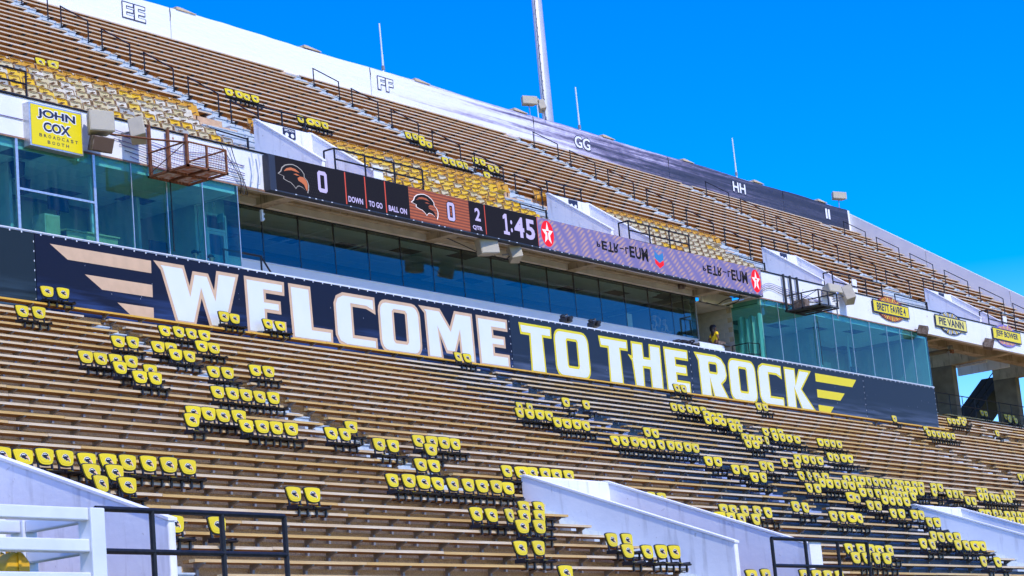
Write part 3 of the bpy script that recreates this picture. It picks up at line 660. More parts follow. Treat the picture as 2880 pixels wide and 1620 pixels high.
# ------------------------------------------------------------------ parapet, top wall, end wall
par = thing('parapet_wall', 'white parapet wall along the front of the upper stand, above the glass', 'wall', (0, YB, 4.95))
for k in range(14):
    xa, xb = -20 + 8.0 * k, -20 + 8.0 * (k + 1) - .012
    if xa > 88: break
    part('panel', B(xa, xb, .003, .22, 0, 1.12), WHITEW, par)
part('cap_rail', MB().tube([(-20, -.01, 1.15), (90, -.01, 1.15)], .03, 6), RAILM, par)
part('drip_strip', B(-20, 53.1, -.03, .0, -.055, -.005), mat('rusty_drip', (.35, .20, .13), .8, .1, var=.9, vscale=3, vcol=(.16, .12, .10)), par)
stn = MB()
for k in range(60):
    xx = random.uniform(-12, 88); zz = random.uniform(.05, 1.0); s = random.uniform(.012, .05)
    stn.flat([[(xx + s * math.cos(q * 1.05) * random.uniform(.5, 1), zz + s * math.sin(q * 1.05) * random.uniform(.5, 1.2)) for q in range(6)]], .0005)
so = part('rust_stains', stn, mat('rust_stain', (.42, .20, .09), .9), par); so['kind'] = 'stuff'

bw = thing('top_wall', 'tall back wall of the upper stand hung with vinyl lettered EE to II', 'wall', (0, 22.25, 19.3))
part('wall', B(-26, UX1, 0, .3, -.4, 1.28), WHITEW, bw)
seams = [-26, 26.2, 39.8, 53.4, 66.9, 80.5, 89.3]
for k in range(6):
    v = MB(); n = max(4, int((seams[k + 1] - seams[k]) / .8)); xa, xb = seams[k] + .02, seams[k + 1] - .02
    top = []
    for q in range(n + 1):
        f = q / n; sag = .035 * math.sin(f * math.pi * 2.0) + random.uniform(-.012, .012); top.append((xa + (xb - xa) * f, 1.30 + sag))
    for q in range(n):
        y0 = -.03 - .015 * random.random()
        v.poly([(top[q][0], -.03, -.35), (top[q + 1][0], -.03, -.35), (top[q + 1][0], -.035, .66), (top[q][0], -.035, .66)])
        v.poly([(top[q][0], -.035, .66), (top[q + 1][0], -.035, .66), (top[q + 1][0], -.02, top[q + 1][1]), (top[q][0], -.02, top[q][1])])
    part('vinyl_sheet', v, WVINYL, bw)
    if k: part('lacing', MB().tube([(seams[k], -.04, 1.28), (seams[k] + .03, -.045, .95), (seams[k] - .02, -.04, .7)], .016, 4), RAILM, bw)
LT = mat('letter_navy_edge', (.04, .045, .09), .6); LTW = mat('letter_white', (.82, .82, .84), .6)
for s, x0, x1, z0, z1, dark in (('EE', 23.34, 24.65, .27, .93, 1), ('FF', 40.34, 41.49, .32, .95, 1), ('GG', 57.2, 58.7, .24, .90, 1), ('HH', 74.2, 75.72, .31, .93, 0), ('II', 86.05, 86.65, .27, .93, 0)):
    part_y = -.055
    ol = text(s, x0 - .05, x1 + .05, z0 - .05, z1 + .05, part_y, LT, bw, .055, name='section_letters')
    text(s, x0, x1, z0, z1, part_y - .004, LTW, ol, .02 if s != 'II' else .035, name='letter_face')
ew = thing('end_wall', 'white end wall sloping down the right side of the upper stand', 'wall', (UX1 + .008, 22.25, 20.58))
prof = [(.3, 0), (-21.1, -21.1 * .69), (-21.1, -21.1 * .69 - 1.6), (.3, -1.9)]
for k in range(4):
    f0, f1 = k / 4, (k + 1) / 4 - .0015
    y0, y1 = .3 - 21.4 * f0, .3 - 21.4 * f1
    part('panel', MB().prism([(y0, -(0.3 - y0) * .69), (y1, -(0.3 - y1) * .69), (y1, -(0.3 - y1) * .69 - 2.4), (y0, -(0.3 - y0) * .69 - 2.4)], 0, .28, 'x'), WHITEW, ew)
BEAMEND = mat('tan_beam_end', (.62, .50, .33), .85, .1, var=.5, vscale=4)
for k, x in enumerate((27.2, 35.6, 43.9, 52.3, 60.7, 69.2, 77.5, 85.8)):
    o = MB().prism([(-.6, 0), (.62, 0), (.62, .03), (-.38, .125), (-.6, .12)], -.02, .5, 'y').mesh('beam_end', BEAMEND)
    t_ = tag(link('beam_end', o, None, (x, 22.2, 20.62)), f'tan beam end poking over the top wall, {ordw(k + 1)} from left', 'beam end', 'beam ends along the top wall')
for k, x in enumerate((41.15, 58.2, 75.25)):
    t_ = thing('lightning_rod', f'thin white rod rising above the top wall near the letters {["FF", "GG", "HH"][k]}', 'rod', (x, 22.45, 20.5), 0, 'thin white rods on the top wall')
    part('lower_rod', MB().tube([(0, 0, 0), (0, 0, 1.1)], .05, 8), WHITEM, t_); part('upper_rod', MB().tube([(0, 0, 1.05), (-.03, 0, 2.68)], .04, 8), WHITEM, t_)
    part('clamp', MB().tube([(0, 0, .3), (0, 0, .5)], .085, 8), STEEL, t_)
ms = thing('light_mast', 'tall tapering white steel mast with climbing pegs behind the top wall', 'mast', (57.5, 24.0, GROUND))
part('shaft', MB().tube([(0, 0, 0), (0, 0, 30), (-.12, 0, 60)], .46, 14, .21), mat('mast_steel', (.52, .53, .56), .45, .4, .2, var=.5, vscale=1.5, vcol=(.40, .42, .46)), ms, smooth=True)
part('cable', MB().tube([(-.47, -.12, 8), (-.42, -.1, 34), (-.40, -.1, 60)], .022, 5), RAILM, ms)
for k in range(16): part('peg', MB().tube([(-.30, -.1, 34.6 + .52 * k), (-.47 + .004 * k, -.16, 34.6 + .52 * k)], .018, 4), STEEL, ms)

# ------------------------------------------------------------------ loudspeakers
def speaker(label, loc, size, rot, m=BEIGE, stand=0, grp='beige loudspeakers'):
    w_, d_, h_ = size
    root = thing('loudspeaker', label, 'loudspeaker', loc, 0, grp); root.rotation_euler = rot
    b = MB().prism([(-w_ / 2, -d_ / 2), (w_ / 2, -d_ / 2), (w_ * .36, d_ / 2), (-w_ * .36, d_ / 2)], 0, h_, 'z')
    o = bev(part('cabinet', b, m, root), .02)
    part('front_grille', B(-w_ / 2 + .03, w_ / 2 - .03, -d_ / 2 - .012, -d_ / 2 - .001, .03, h_ - .03), mat('grille_' + m.name, tuple(c * .9 for c in (m.node_tree.nodes['Principled BSDF'].inputs['Base Color'].default_value[:3] if not m.node_tree.nodes['Principled BSDF'].inputs['Base Color'].is_linked else ((.52, .47, .36) if m == BEIGE else (.14, .09, .06)))), .8, .1, bump=.5, bscale=120), root)
    if stand: part('stand', MB().tube([(0, 0, -stand), (0, 0, 0)], .03, 6), STEEL, root)
    else: part('bracket', MB().tube([(0, d_ / 2, h_ * .5), (0, d_ / 2 + .25, h_ * .5)], .03, 6), STEEL, root)
    return root
speaker('beige square loudspeaker on the parapet just right of the yellow box sign', (.62, .62, 5.36), (.74, .45, .60), (R(-4), 0, R(-22)))
speaker('beige loudspeaker turned sideways above the rusty platform', (2.08, .60, 5.42), (.62, .42, .60), (R(-8), R(16), R(42)))
speaker('brown weathered box loudspeaker hanging under the left beige one', (.60, .70, 4.86), (.62, .5, .42), (R(18), R(6), R(-18)), BROWNW)
speaker('pale loudspeaker hanging below the scoreboard clock', (19.05, 1.22, 4.40), (.82, .42, .56), (R(-4), R(-5), R(-14)))
speaker('narrow pale loudspeaker tilted away below the scoreboard oval emblem', (20.72, 1.22, 4.42), (.58, .38, .54), (R(-6), R(16), R(52)))
speaker('beige loudspeaker on the parapet behind the dark camera platform', (43.3, .70, 5.62), (.9, .45, .40), (R(-14), R(2), R(-10)))
speaker('long beige loudspeaker angled down beside the round beacon light', (44.75, .62, 5.45), (.62, .42, .72), (R(-10), R(24), R(40)))
speaker('brown box loudspeaker at the lower edge of the parapet left of the pale sign', (52.0, .85, 4.70), (.55, .45, .42), (R(18), R(5), R(25)), BROWNW)
speaker('brown box loudspeaker below the parapet between the pale sign and the rightmost sign', (59.5, .95, 4.78), (.62, .45, .45), (R(18), R(5), R(25)), BROWNW)
speaker('beige square loudspeaker on the top wall left of the mast', (53.25, 22.3, 21.2), (.92, .4, .46), (R(-4), 0, R(-25)), stand=.7)
speaker('beige loudspeaker seen edge on beside the foot of the mast', (54.6, 22.35, 21.15), (.55, .35, .60), (R(-8), R(22), R(50)), stand=.65)
speaker('beige loudspeaker on a short stand at the right end of the top wall', (88.35, 22.3, 21.18), (1.05, .45, .48), (R(-3), R(3), R(-30)), stand=.8)
cr = thing('pole_camera', 'small dome camera on a pole between the two loudspeakers by the mast', 'camera', (54.05, 22.3, 20.5))
part('pole', MB().tube([(0, 0, 0), (0, 0, 1.0)], .03, 6), WHITEM, cr); part('head', MB().tube([(-.12, -.12, 1.12), (.1, 0, 1.0)], .09, 8, .06), BEIGE, cr)

# ------------------------------------------------------------------ banner under the press box
bpan = [(-14, -1.47, BAN0, 'plain dark slate banner panel at the far left under the windows', 'dark'), (-1.47, 19.85, BAN1, 'navy banner panel reading WELCOME with peach wing stripes', 'welcome'),
        (19.85, 31.6, BAN2, 'slate blue banner panel reading TO THE in yellow outline', 'tothe'), (31.6, 46.05, BAN2, 'slate blue banner panel reading ROCK with yellow wing stripes', 'rock'), (46.05, 53.2, BAN2, 'plain slate blue banner panel at the right end', 'end')]
PAN = {}
for a, b, m, lab, key in bpan:
    root = thing('banner_panel', lab, 'banner', (0, YB, 0), 0, 'banner panels along the press box')
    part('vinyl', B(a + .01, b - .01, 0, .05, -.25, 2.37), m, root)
    part('top_trim', B(a, b, -.012, .3, 2.372, 2.42), WHITEM, root)
    lc = MB()
    k = a + .2
    while k < b - .1:
        lc.box(k, k + .035, -.016, -.002, 2.325, 2.372); k += random.uniform(.38, .46)
    for q in range(7): lc.box(b - .055, b - .035, -.006, -.001, .55 + .26 * q, .60 + .26 * q)
    o = part('lacing', lc, WHITEM, root); o['kind'] = 'stuff'
    sc = MB()
    for q in range(int((b - a) * 1.2)):
        xx = a + random.random() * (b - a); zz = random.uniform(.7, 2.1); sc.box(xx, xx + random.choice((.01, .012)), -.004, -.001, zz, zz + random.uniform(.01, .05))
    o = part('scuffs', sc, mat('scuff', (.35, .38, .42), .8), root); o['kind'] = 'stuff'
    PAN[key] = root
wbk = MB().box(-14, 53.15, YB + .06, YB + .28, -.6, 2.37)
tag(link('base_wall', wbk.mesh('base_wall', CONC)), 'concrete base wall behind the banner, under the press box windows', 'wall')

def area2(p): return sum(p[i][0] * p[(i + 1) % len(p)][1] - p[(i + 1) % len(p)][0] * p[i][1] for i in range(len(p)))
def inset(p, w):
    if area2(p) < 0: p = p[::-1]
    n = len(p); o = []
    for i in range(n):
        a, b, c = Vector(p[i - 1]), Vector(p[i]), Vector(p[(i + 1) % n])
        d0 = (b - a).normalized(); d1 = (c - b).normalized(); n0 = Vector((-d0.y, d0.x)); n1 = Vector((-d1.y, d1.x))
        m = n0 + n1
        if m.length < 1e-4: m = n0
        m.normalize(); q = max(m.dot(n0), .28); v = b + m * (w / q); o.append((v.x, v.y))
    return o
def outsetp(p, w): return inset(p, -w)
def letter(outer, holes, m_edge, m_face, parent, w=.105, kind='letter'):
    o = link(kind, MB().flat([outer] + holes, -.004).mesh(kind, m_edge), parent)
    link('letter_fill', MB().flat([inset(outer, w)] + [outsetp(h, w) for h in holes], -.008).mesh('letter_fill', m_face), o)
T, Z0 = 2.175, .44
def fan(root, pts): link('wing_stripe', MB().flat([pts], -.004).mesh('wing_stripe', PEACHP if root is PAN['welcome'] else YPRINT), root)
W_ = PAN['welcome']
for p in ([(-.94, 2.15), (2.81, 2.15), (2.80, 1.79), (-.33, 1.79)], [(.27, 1.455), (2.81, 1.455), (2.80, 1.10), (.88, 1.10)], [(1.43, .80), (2.81, .80), (2.80, Z0), (2.0, Z0)]): fan(W_, p)
letter([(2.90, T), (4.11, T), (4.30, 1.60), (4.45, 2.05), (5.09, 2.05), (5.30, 1.58), (5.44, T), (6.38, T), (5.72, Z0), (5.05, Z0), (4.76, 1.28), (4.46, Z0), (3.68, Z0), (3.17, 1.93)], [], PEACHP, WPRINT, W_)
def E_shape(x0, xr, xm, xs, tip=False): return [(x0, T), (xr, T), (xr - .02, 1.75), (xs, 1.75), (xs, 1.56), (xm, 1.56), (xm, 1.16), (xs, 1.16), (xs, .95), (xr - .02, .95), (xr - .02, Z0), (x0 + .03, Z0)]
letter(E_shape(6.60, 8.36, 8.15, 7.51), [], PEACHP, WPRINT, W_)
letter([(8.54, T), (9.55, T), (9.58, .92), (10.47, .92), (10.45, Z0), (8.60, Z0)], [], PEACHP, WPRINT, W_)
def C_shape(x0, x1, xi): return [(x0 + .45, T), (x1, T), (x1, 1.62), (x1 - .45, 1.76), (xi, 1.76), (xi, .86), (x1, .86), (x1, Z0), (x0 + .5, Z0), (x0 + .15, Z0 + .1), (x0, Z0 + .35), (x0, 1.80), (x0 + .13, 2.04)]
letter(C_shape(10.60, 12.61, 11.50), [], PEACHP, WPRINT, W_)
def O_letter(x0, x1, h0, h1, me_, mf, root): letter(rrect(x0, x1, Z0, T, .40, 4), [rrect(h0, h1, .89, 1.80, .03, 1)[::-1]], me_, mf, root)
O_letter(12.74, 14.88, 13.53, 14.10, PEACHP, WPRINT, W_)
letter([(14.83, T), (15.96, T), (16.44, 1.62), (16.73, T), (17.71, T), (17.73, Z0), (16.92, Z0), (16.90, 1.22), (16.66, .70), (16.15, .70), (15.87, 1.24), (15.98, Z0), (15.15, Z0), (15.12, 1.94)], [], PEACHP, WPRINT, W_)
letter(E_shape(17.92, 19.69, 19.49, 18.84), [], PEACHP, WPRINT, W_)
T_ = PAN['tothe']
def T_shape(x0, x1, s0, s1): return [(x0, T), (x1, T), (x1 - .02, 1.76), (s1, 1.76), (s1 + .03, Z0), (s0 - .02, Z0), (s0 + .02, 1.76), (x0 + .07, 1.76)]
letter(T_shape(20.36, 22.31, 20.92, 21.77), [], YPRINT, WPRINT, T_, .09)
def O2(x0, x1, h0, h1, root): letter(rrect(x0, x1, Z0, T, .40, 4), [rrect(h0, h1, .89, 1.79, .03, 1)[::-1]], YPRINT, WPRINT, root, .09)
O2(22.41, 24.59, 23.23, 23.82, T_)
letter(T_shape(25.27, 27.19, 25.80, 26.67), [], YPRINT, WPRINT, T_, .09)
letter([(27.42, T), (28.23, T), (28.24, 1.64), (28.60, 1.64), (28.65, T), (29.45, T), (29.42, Z0), (28.58, Z0), (28.58, 1.21), (28.16, 1.21), (28.13, Z0), (27.48, Z0), (27.38, 1.42), (27.14, 1.66), (27.40, 1.62)], [], YPRINT, WPRINT, T_, .09)
letter(E_shape(29.66, 31.41, 31.24, 30.49), [], YPRINT, WPRINT, T_, .09)
K_ = PAN['rock']
letter([(31.86, T), (33.50, T), (33.90, 2.08), (34.18, 1.82), (34.24, 1.42), (34.10, 1.20), (33.80, 1.03), (34.28, Z0), (33.10, Z0), (32.94, 1.0), (32.96, Z0), (32.14, Z0), (32.12, 1.85)], [rrect(32.94, 33.46, 1.48, 1.79, .02, 1)[::-1]], YPRINT, WPRINT, K_, .09)
O2(34.38, 36.54, 35.22, 35.76, K_)
letter(C_shape(36.70, 38.68, 37.62), [], YPRINT, WPRINT, K_, .09)
letter([(38.92, T), (39.86, T), (39.86, 1.68), (40.21, T), (41.26, T), (40.30, 1.33), (41.40, Z0), (40.15, Z0), (39.72, 1.13), (39.70, Z0), (38.90, Z0)], [], YPRINT, WPRINT, K_, .09)
for p in ([(41.62, 2.125), (45.34, 2.125), (44.91, 1.77), (41.61, 1.77)], [(41.62, 1.435), (44.11, 1.435), (43.64, 1.09), (41.61, 1.09)], [(41.60, .775), (42.97, .775), (42.54, Z0), (41.60, Z0)]): fan(K_, p)

# ------------------------------------------------------------------ press boxes
def press_box(name_label, x0, x1, yg, zb, zt, mull, glassm, yback, zceil, zfloor, wide=(), group='glazed press boxes', bulk=True, mulm=None, tile=True, wallm=INW):
    root = thing('press_box', name_label, 'press box', ((x0 + x1) / 2, yg, zb), 0, group); ox, oy, oz = (x0 + x1) / 2, yg, zb
    xs = [x0] + list(mull) + [x1]
    for i in range(len(xs) - 1): part('window_pane', B(xs[i] + .012 - ox, xs[i + 1] - .012 - ox, 0, .012, 0, zt - zb), glassm, root)
    for x in mull:
        wd = .045 if x in wide else .014
        part('mullion', B(x - wd - ox, x + wd - ox, -.02 if x in wide else -.006, .05, 0, zt - zb), ALU if x in wide else (mulm or ALU), root)
    part('sill', B(x0 - ox, x1 - ox, -.03, .12, -.03, .0), WHITEM, root)
    part('head_channel', B(x0 - ox, x1 - ox, -.015, .10, zt - zb, zt - zb + .03), mulm or ALU, root)
    for xe in (x0 + .06, x1 - .06): part('side_wall', B(xe - .05 - ox, xe + .05 - ox, (1.66 if yg < 2 else .2), yback - yg, zfloor - zb, zceil - zb + .012), wallm, root)
    part('back_wall', B(x0 - ox, x1 - ox, yback - yg, yback - yg + .1, zfloor - zb, zceil - zb + .06), wallm, root)
    part('floor', B(x0 - ox, x1 - ox, .2, yback - yg, zfloor - zb - .1, zfloor - zb), FLOORM, root)
    if not bulk: part('head_panel', B(x0 - ox, x1 - ox, .06, .12, zceil - zb - .004, zt - zb + .25), wallm, root)
    if bulk: part('bulkhead', B(x0 - ox, x1 - ox, .10, .16, zceil - zb, zt - zb + .1), WHITEW, root)
    c = part('ceiling', B(x0 - ox, x1 - ox, .16, yback - yg, zceil - zb + .012, zceil - zb + .05), GRID, root)
    if tile:
        tm = MB().box(0, 1.185, 0, .585, 0, .011).mesh('ceiling_tile', TILE); vm = MB().box(0, 1.185, 0, .585, .004, .011).box(.06, 1.1, .1, .16, -.002, .004).box(.06, 1.1, .25, .31, -.002, .004).box(.06, 1.1, .4, .46, -.002, .004).mesh('ceiling_vent', VENT)
        ny = int((yback - yg - .2) / .6); nx = int((x1 - x0) / 1.2)
        for i in range(nx):
            for j in range(ny):
                if (i * 7 + j * 3) % 11 == 4: link('ceiling_vent', vm, c, (x0 - ox + .02 + 1.2 * i, .18 + .6 * j, zceil - zb))
                else: link('ceiling_tile', tm, c, (x0 - ox + .02 + 1.2 * i, .18 + .6 * j, zceil - zb))
    return root, (ox, oy, oz)
zG0, zG1 = 2.425, 4.90
pb1, o1 = press_box('left glass press box above the dark slate end of the banner', -14, 6.55, YB, zG0, zG1, (-9.9, -7.3, -4.7, -1.97, .80, 2.22, 3.60, 5.07), GLA, 5.2, 4.66, 1.5, wide=(-9.9, -4.7, -1.97, .80))
part('transom', B(-1.92 - o1[0], .75 - o1[0], -.02, .03, 3.50 - zG0, 3.56 - zG0), ALU, pb1)
part('corner_post', B(6.54 - o1[0], 6.565 - o1[0], -.01, .02, 0, zG1 - zG0), ALU, pb1)
part('return_pane', B(6.545 - o1[0], 6.557 - o1[0], .03, 1.62, 0, zG1 - zG0), GLA, pb1)
part('return_header', B(6.42 - o1[0], 6.52 - o1[0], .17, 1.7, 4.64 - zG0, 5.0 - zG0), CREAM, pb1)
part('partition', B(-1.2 - o1[0], -1.1 - o1[0], 1.2, 4.0, 1.5 - zG0, 4.65 - zG0), INW, pb1)
part('partition', B(4.3 - o1[0], 4.4 - o1[0], 1.9, 4.0, 1.5 - zG0, 4.65 - zG0), INW, pb1)
for xx in (-3.4, 1.6): part('inner_post', B(xx - o1[0], xx + .07 - o1[0], 1.0, 1.07, 1.5 - zG0, 4.65 - zG0), WHITEM, pb1)
pb2, o2 = press_box('right glass press box above the word ROCK and the yellow stripes', 37.62, 53.12, YB, zG0, zG1, (39.03, 40.42, 42.17, 43.86, 45.5, 47.27, 48.95, 50.28, 51.5), GLA, 5.4, 4.70, 1.5)
part('return_pane', B(37.60 - o2[0], 37.612 - o2[0], .03, 1.40, -.4, zG1 - zG0), GLA, pb2)
part('return_pane', B(53.10 - o2[0], 53.112 - o2[0], .03, 4.2, 0, zG1 - zG0), GLA, pb2)
part('end_partition', B(52.9 - o2[0], 53.0 - o2[0], .03, 1.7, 1.5 - zG0, 4.7 - zG0), INW, pb2)
part('return_header', B(37.63 - o2[0], 37.72 - o2[0], .02, 1.6, 4.64 - zG0, 5.0 - zG0), CREAM, pb2)
part('corner_post', B(37.57 - o2[0], 37.63 - o2[0], 1.40, 1.47, -.4, zG1 - zG0), ALU, pb2)
part('partition', B(45.0 - o2[0], 45.1 - o2[0], 1.4, 4.2, 1.5 - zG0, 4.65 - zG0), INW, pb2)
for xx in (44.0, 49.6): part('white_board', B(xx - o2[0], xx + 1.6 - o2[0], 4.12, 4.16, 2.6 - zG0, 4.1 - zG0), TILE, pb2)
part('inner_post', B(48.2 - o2[0], 48.28 - o2[0], 1.6, 1.68, 1.5 - zG0, 4.65 - zG0), WHITEM, pb2)
mc = [9.45 + 1.712 * k for k in range(15)] + [34.3]
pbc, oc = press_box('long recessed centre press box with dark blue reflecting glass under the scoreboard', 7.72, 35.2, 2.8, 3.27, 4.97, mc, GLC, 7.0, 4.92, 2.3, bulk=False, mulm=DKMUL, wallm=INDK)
part('ledge_wall', B(7.0 - oc[0], 35.2 - oc[0], .0, .2, -1.4, -.032), WHITEW, pbc)
part('end_header', B(35.0 - oc[0], 35.3 - oc[0], .14, 4.1, 1.64, 2.3), CREAM, pbc)
part('end_frame', B(35.18 - oc[0], 35.26 - oc[0], -.03, .2, -.05, 1.75), STEEL, pbc)
wk = MB(); wk.box(6.6, 37.5, YB + .3, 2.8, 1.85, 1.95)
tag(link('walkway_slab', wk.mesh('walkway_slab', CONC)), 'concrete walkway behind the banner in front of the recessed press box', 'walkway')
cb = MB().box(7.0, 35.2, 2.62, 2.98, 5.0, 5.21); tag(link('spandrel_beam', cb.mesh('spandrel_beam', CREAM)), 'long cream painted beam directly over the recessed dark glass', 'beam')
rb = thing('riser_beam', 'long stained concrete beam under the scoreboard, above the cream beam', 'beam', (0, 2.40, 5.212))
for k in range(9):
    xa = 6.7 + 3.42 * k; part('segment', B(xa, xa + 3.40, .004 * (k % 2), .5, 0, .42), CONC, rb)
dr = MB()
for k in range(26):
    xx = random.choice((12.9, 13.3, 24.6, 32.2, 32.6, 29.0)) + random.gauss(0, .35); dr.box(xx, xx + random.uniform(.015, .05), -.006, -.002, random.uniform(.0, .2), .40)
o = part('drip_marks', dr, mat('lime_drip', (.62, .58, .50), .9), rb); o['kind'] = 'stuff'
for k, x in enumerate((9.04, 17.53, 26.0, 34.8)):
    b = MB().prism([(1.20, 4.985), (2.75, 4.985), (2.75, 5.62), (2.1, 5.42), (1.25, 5.08)], x, x + .55, 'x')
    tag(link('cantilever_beam', b.mesh('cantilever_beam', CONC)), f'concrete cantilever beam under the scoreboard, {ordw(k + 1)} from left', 'beam', 'cantilever beams under the upper stand')
for k, x in enumerate((54.9, 62.95, 70.9, 78.9, 86.5)):
    b = MB().prism([(1.36, 4.93), (4.4, 4.86), (5.74, 4.90), (5.74, 7.1), (1.36, 4.99)], x, x + .55, 'x')
    tag(link('raker_beam', b.mesh('raker_beam', CONC)), f'deep concrete beam under the overhang right of the glass box, {ordw(k + 1)} from left', 'beam', 'deep concrete beams on the right')
    if k:
        pr = MB().box(x + .02, x + .53, 4.5, 5.75, 1.0, 4.93)
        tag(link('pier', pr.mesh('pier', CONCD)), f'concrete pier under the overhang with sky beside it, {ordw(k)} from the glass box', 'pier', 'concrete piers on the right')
cbm = MB().box(53.3, 89, 2.6, 3.1, 5.02, 5.5); tag(link('cross_beam', cbm.mesh('cross_beam', CONC)), 'concrete cross beam under the overhang right of the glass box', 'beam')
dp = thing('drain_pipe', 'rusty ended drain pipe hanging under the overhang near the pale sign', 'pipe', (58.2, 2.3, 4.95))
part('elbow', MB().tube([(0, 0, .1), (0, 0, -.15), (-.05, .1, -.3)], .14, 10), STEEL, dp); part('rusty_end', MB().tube([(0, 0, -.12), (0, 0, -.30)], .15, 10), RUST, dp)
part('run', MB().tube([(-.05, .05, -.15), (-.2, 3.8, -.1), (-.2, 8, .1)], .11, 8), CONCD, dp)
dp = thing('drain_pipe', 'dark drain pipe elbow hanging above the right end of the dark glass', 'pipe', (33.6, 2.25, 5.3))
part('elbow', MB().tube([(0, 0, .3), (0, 0, 0), (-.1, 0, -.15), (-.25, .1, -.15)], .12, 10), BROWNW, dp); part('collar', MB().tube([(0, 0, .12), (0, 0, .2)], .15, 10), STEEL, dp)

# recess at the right end of the dark glass: block walls, ceiling
rw = thing('block_wall', 'grey painted block wall of the open bay behind the woman in yellow', 'wall', (37.5, 2.5, 1.95))
bkm = MB().box(0, .1, .004, .394, .004, .196).mesh('block', BLOCKW)
for j in range(14):
    for i in range(6):
        link('block', bkm, rw, (0, .4 * i + (.2 if j % 2 else 0), .2 * j))
part('core', B(.02, .09, 0, 2.6, 0, 2.82), CONC, rw)
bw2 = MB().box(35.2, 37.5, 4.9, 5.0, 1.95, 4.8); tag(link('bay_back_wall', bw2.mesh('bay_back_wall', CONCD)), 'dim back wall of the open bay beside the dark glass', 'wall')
bc = MB().box(35.2, 37.6, 2.5, 4.9, 4.76, 4.82).box(35.2, 37.6, 2.42, 2.6, 4.76, 5.2); tag(link('bay_ceiling', bc.mesh('bay_ceiling', CREAM)), 'white ceiling of the open bay beside the dark glass', 'ceiling')
li = MB().box(35.4, 37.0, 4.0, 4.06, 4.70, 4.76); tag(link('ceiling_tube', li.mesh('ceiling_tube', WHITEM)), 'white unlit tube on the ceiling of the open bay', 'light')
cu = MB(); n = 16
for i in range(n):
    for j in range(6):
        def P(a, b_):
            y = 1.25 + 1.15 * a / n; z = 2.2 + 2.1 * b_ / 6
            if b_ == 6: z += .06 * math.sin(a * 1.1) - .09 * (abs(a - 9) < 1)
            return (37.80 + .05 * math.sin(a * 1.5 + b_ * .35) + .02 * math.sin(a * 3.1), y, z)
        cu.poly([P(i, j), P(i + 1, j), P(i + 1, j + 1), P(i, j + 1)][::-1])
tag(link('curtain', cu.mesh('curtain', mat('pale_green_curtain', (.66, .80, .72), .85, .1), True)), 'pale green curtain hung behind the glass beside the open bay', 'curtain')
gr_ = thing('corner_rail', 'black railing in front of the pale green curtain', 'guard rail', (36.9, 1.5, 1.95))
for p in ((0, 0), (.0, .75), (.65, -.15)): part('post', MB().tube([(p[0], p[1], 0), (p[0], p[1], 1.1)], .022, 6), RAILM, gr_)
for zz in (.65, 1.1): part('top_rail', MB().tube([(0, .75, zz), (0, 0, zz), (.65, -.15, zz)], .022, 6), RAILM, gr_)
gr_ = thing('corner_rail', 'black handrail dropping behind the banner right of the left glass box', 'guard rail', (6.9, 1.6, 1.9))
part('top_rail', MB().tube([(-.4, .2, 1.2), (1.05, 0, 1.12), (1.65, 0, .45)], .03, 6), RAILM, gr_); part('post', MB().tube([(1.05, 0, 0), (1.05, 0, 1.12)], .03, 6), RAILM, gr_); part('post', MB().tube([(-.35, .2, 0), (-.35, .2, 1.2)], .03, 6), RAILM, gr_)
dwl = MB().box(6.56, 6.84, 2.76, 2.84, 1.95, 5.2).box(6.845, 7.72, 2.76, 2.84, 4.505, 5.2); tag(link('door_wall', dwl.mesh('door_wall', INW)), 'pale wall around the glazed door at the corner of the left glass box', 'wall')
dr = thing('glazed_door', 'white framed glazed door seen through the right corner of the left glass box', 'door', (6.85, 2.75, 1.95))
part('frame', MB().box(0, .07, 0, .08, 0, 2.55).box(.86, .93, 0, .08, 0, 2.55).box(.07, .86, 0, .08, 2.0, 2.08).box(.07, .86, 0, .08, 2.48, 2.55), WHITEM, dr)
lf = part('leaf', MB().box(.075, .15, .01, .06, .02, 1.99).box(.78, .855, .01, .06, .02, 1.99).box(.15, .78, .01, .06, 1.9, 1.99).box(.15, .78, .01, .06, .02, .2).box(.15, .78, -.01, .05, .92, .96), WHITEM, dr)
link('pane', B(.15, .78, .03, .04, .2, 1.9).mesh('pane', GLC), lf)
ps = thing('sign_plate', 'small white plate with a dark letter H by the corner of the left glass box', 'sign', (6.60, 1.9, 3.95))
part('plate', B(-.01, .01, -.12, .12, 0, .26), WHITEM, ps)
tm = text('H', -.05, .05, .06, .20, -.122, NAVYP, ps, .03); tm.rotation_euler.z = R(-90); tm.location = (-.136, 0, 0)
tm = text('P', -.06, .06, .40, .58, -.122, WHITEM, ps, .0); tm.rotation_euler.z = R(-90); tm.location = (-.136, 0, 0)

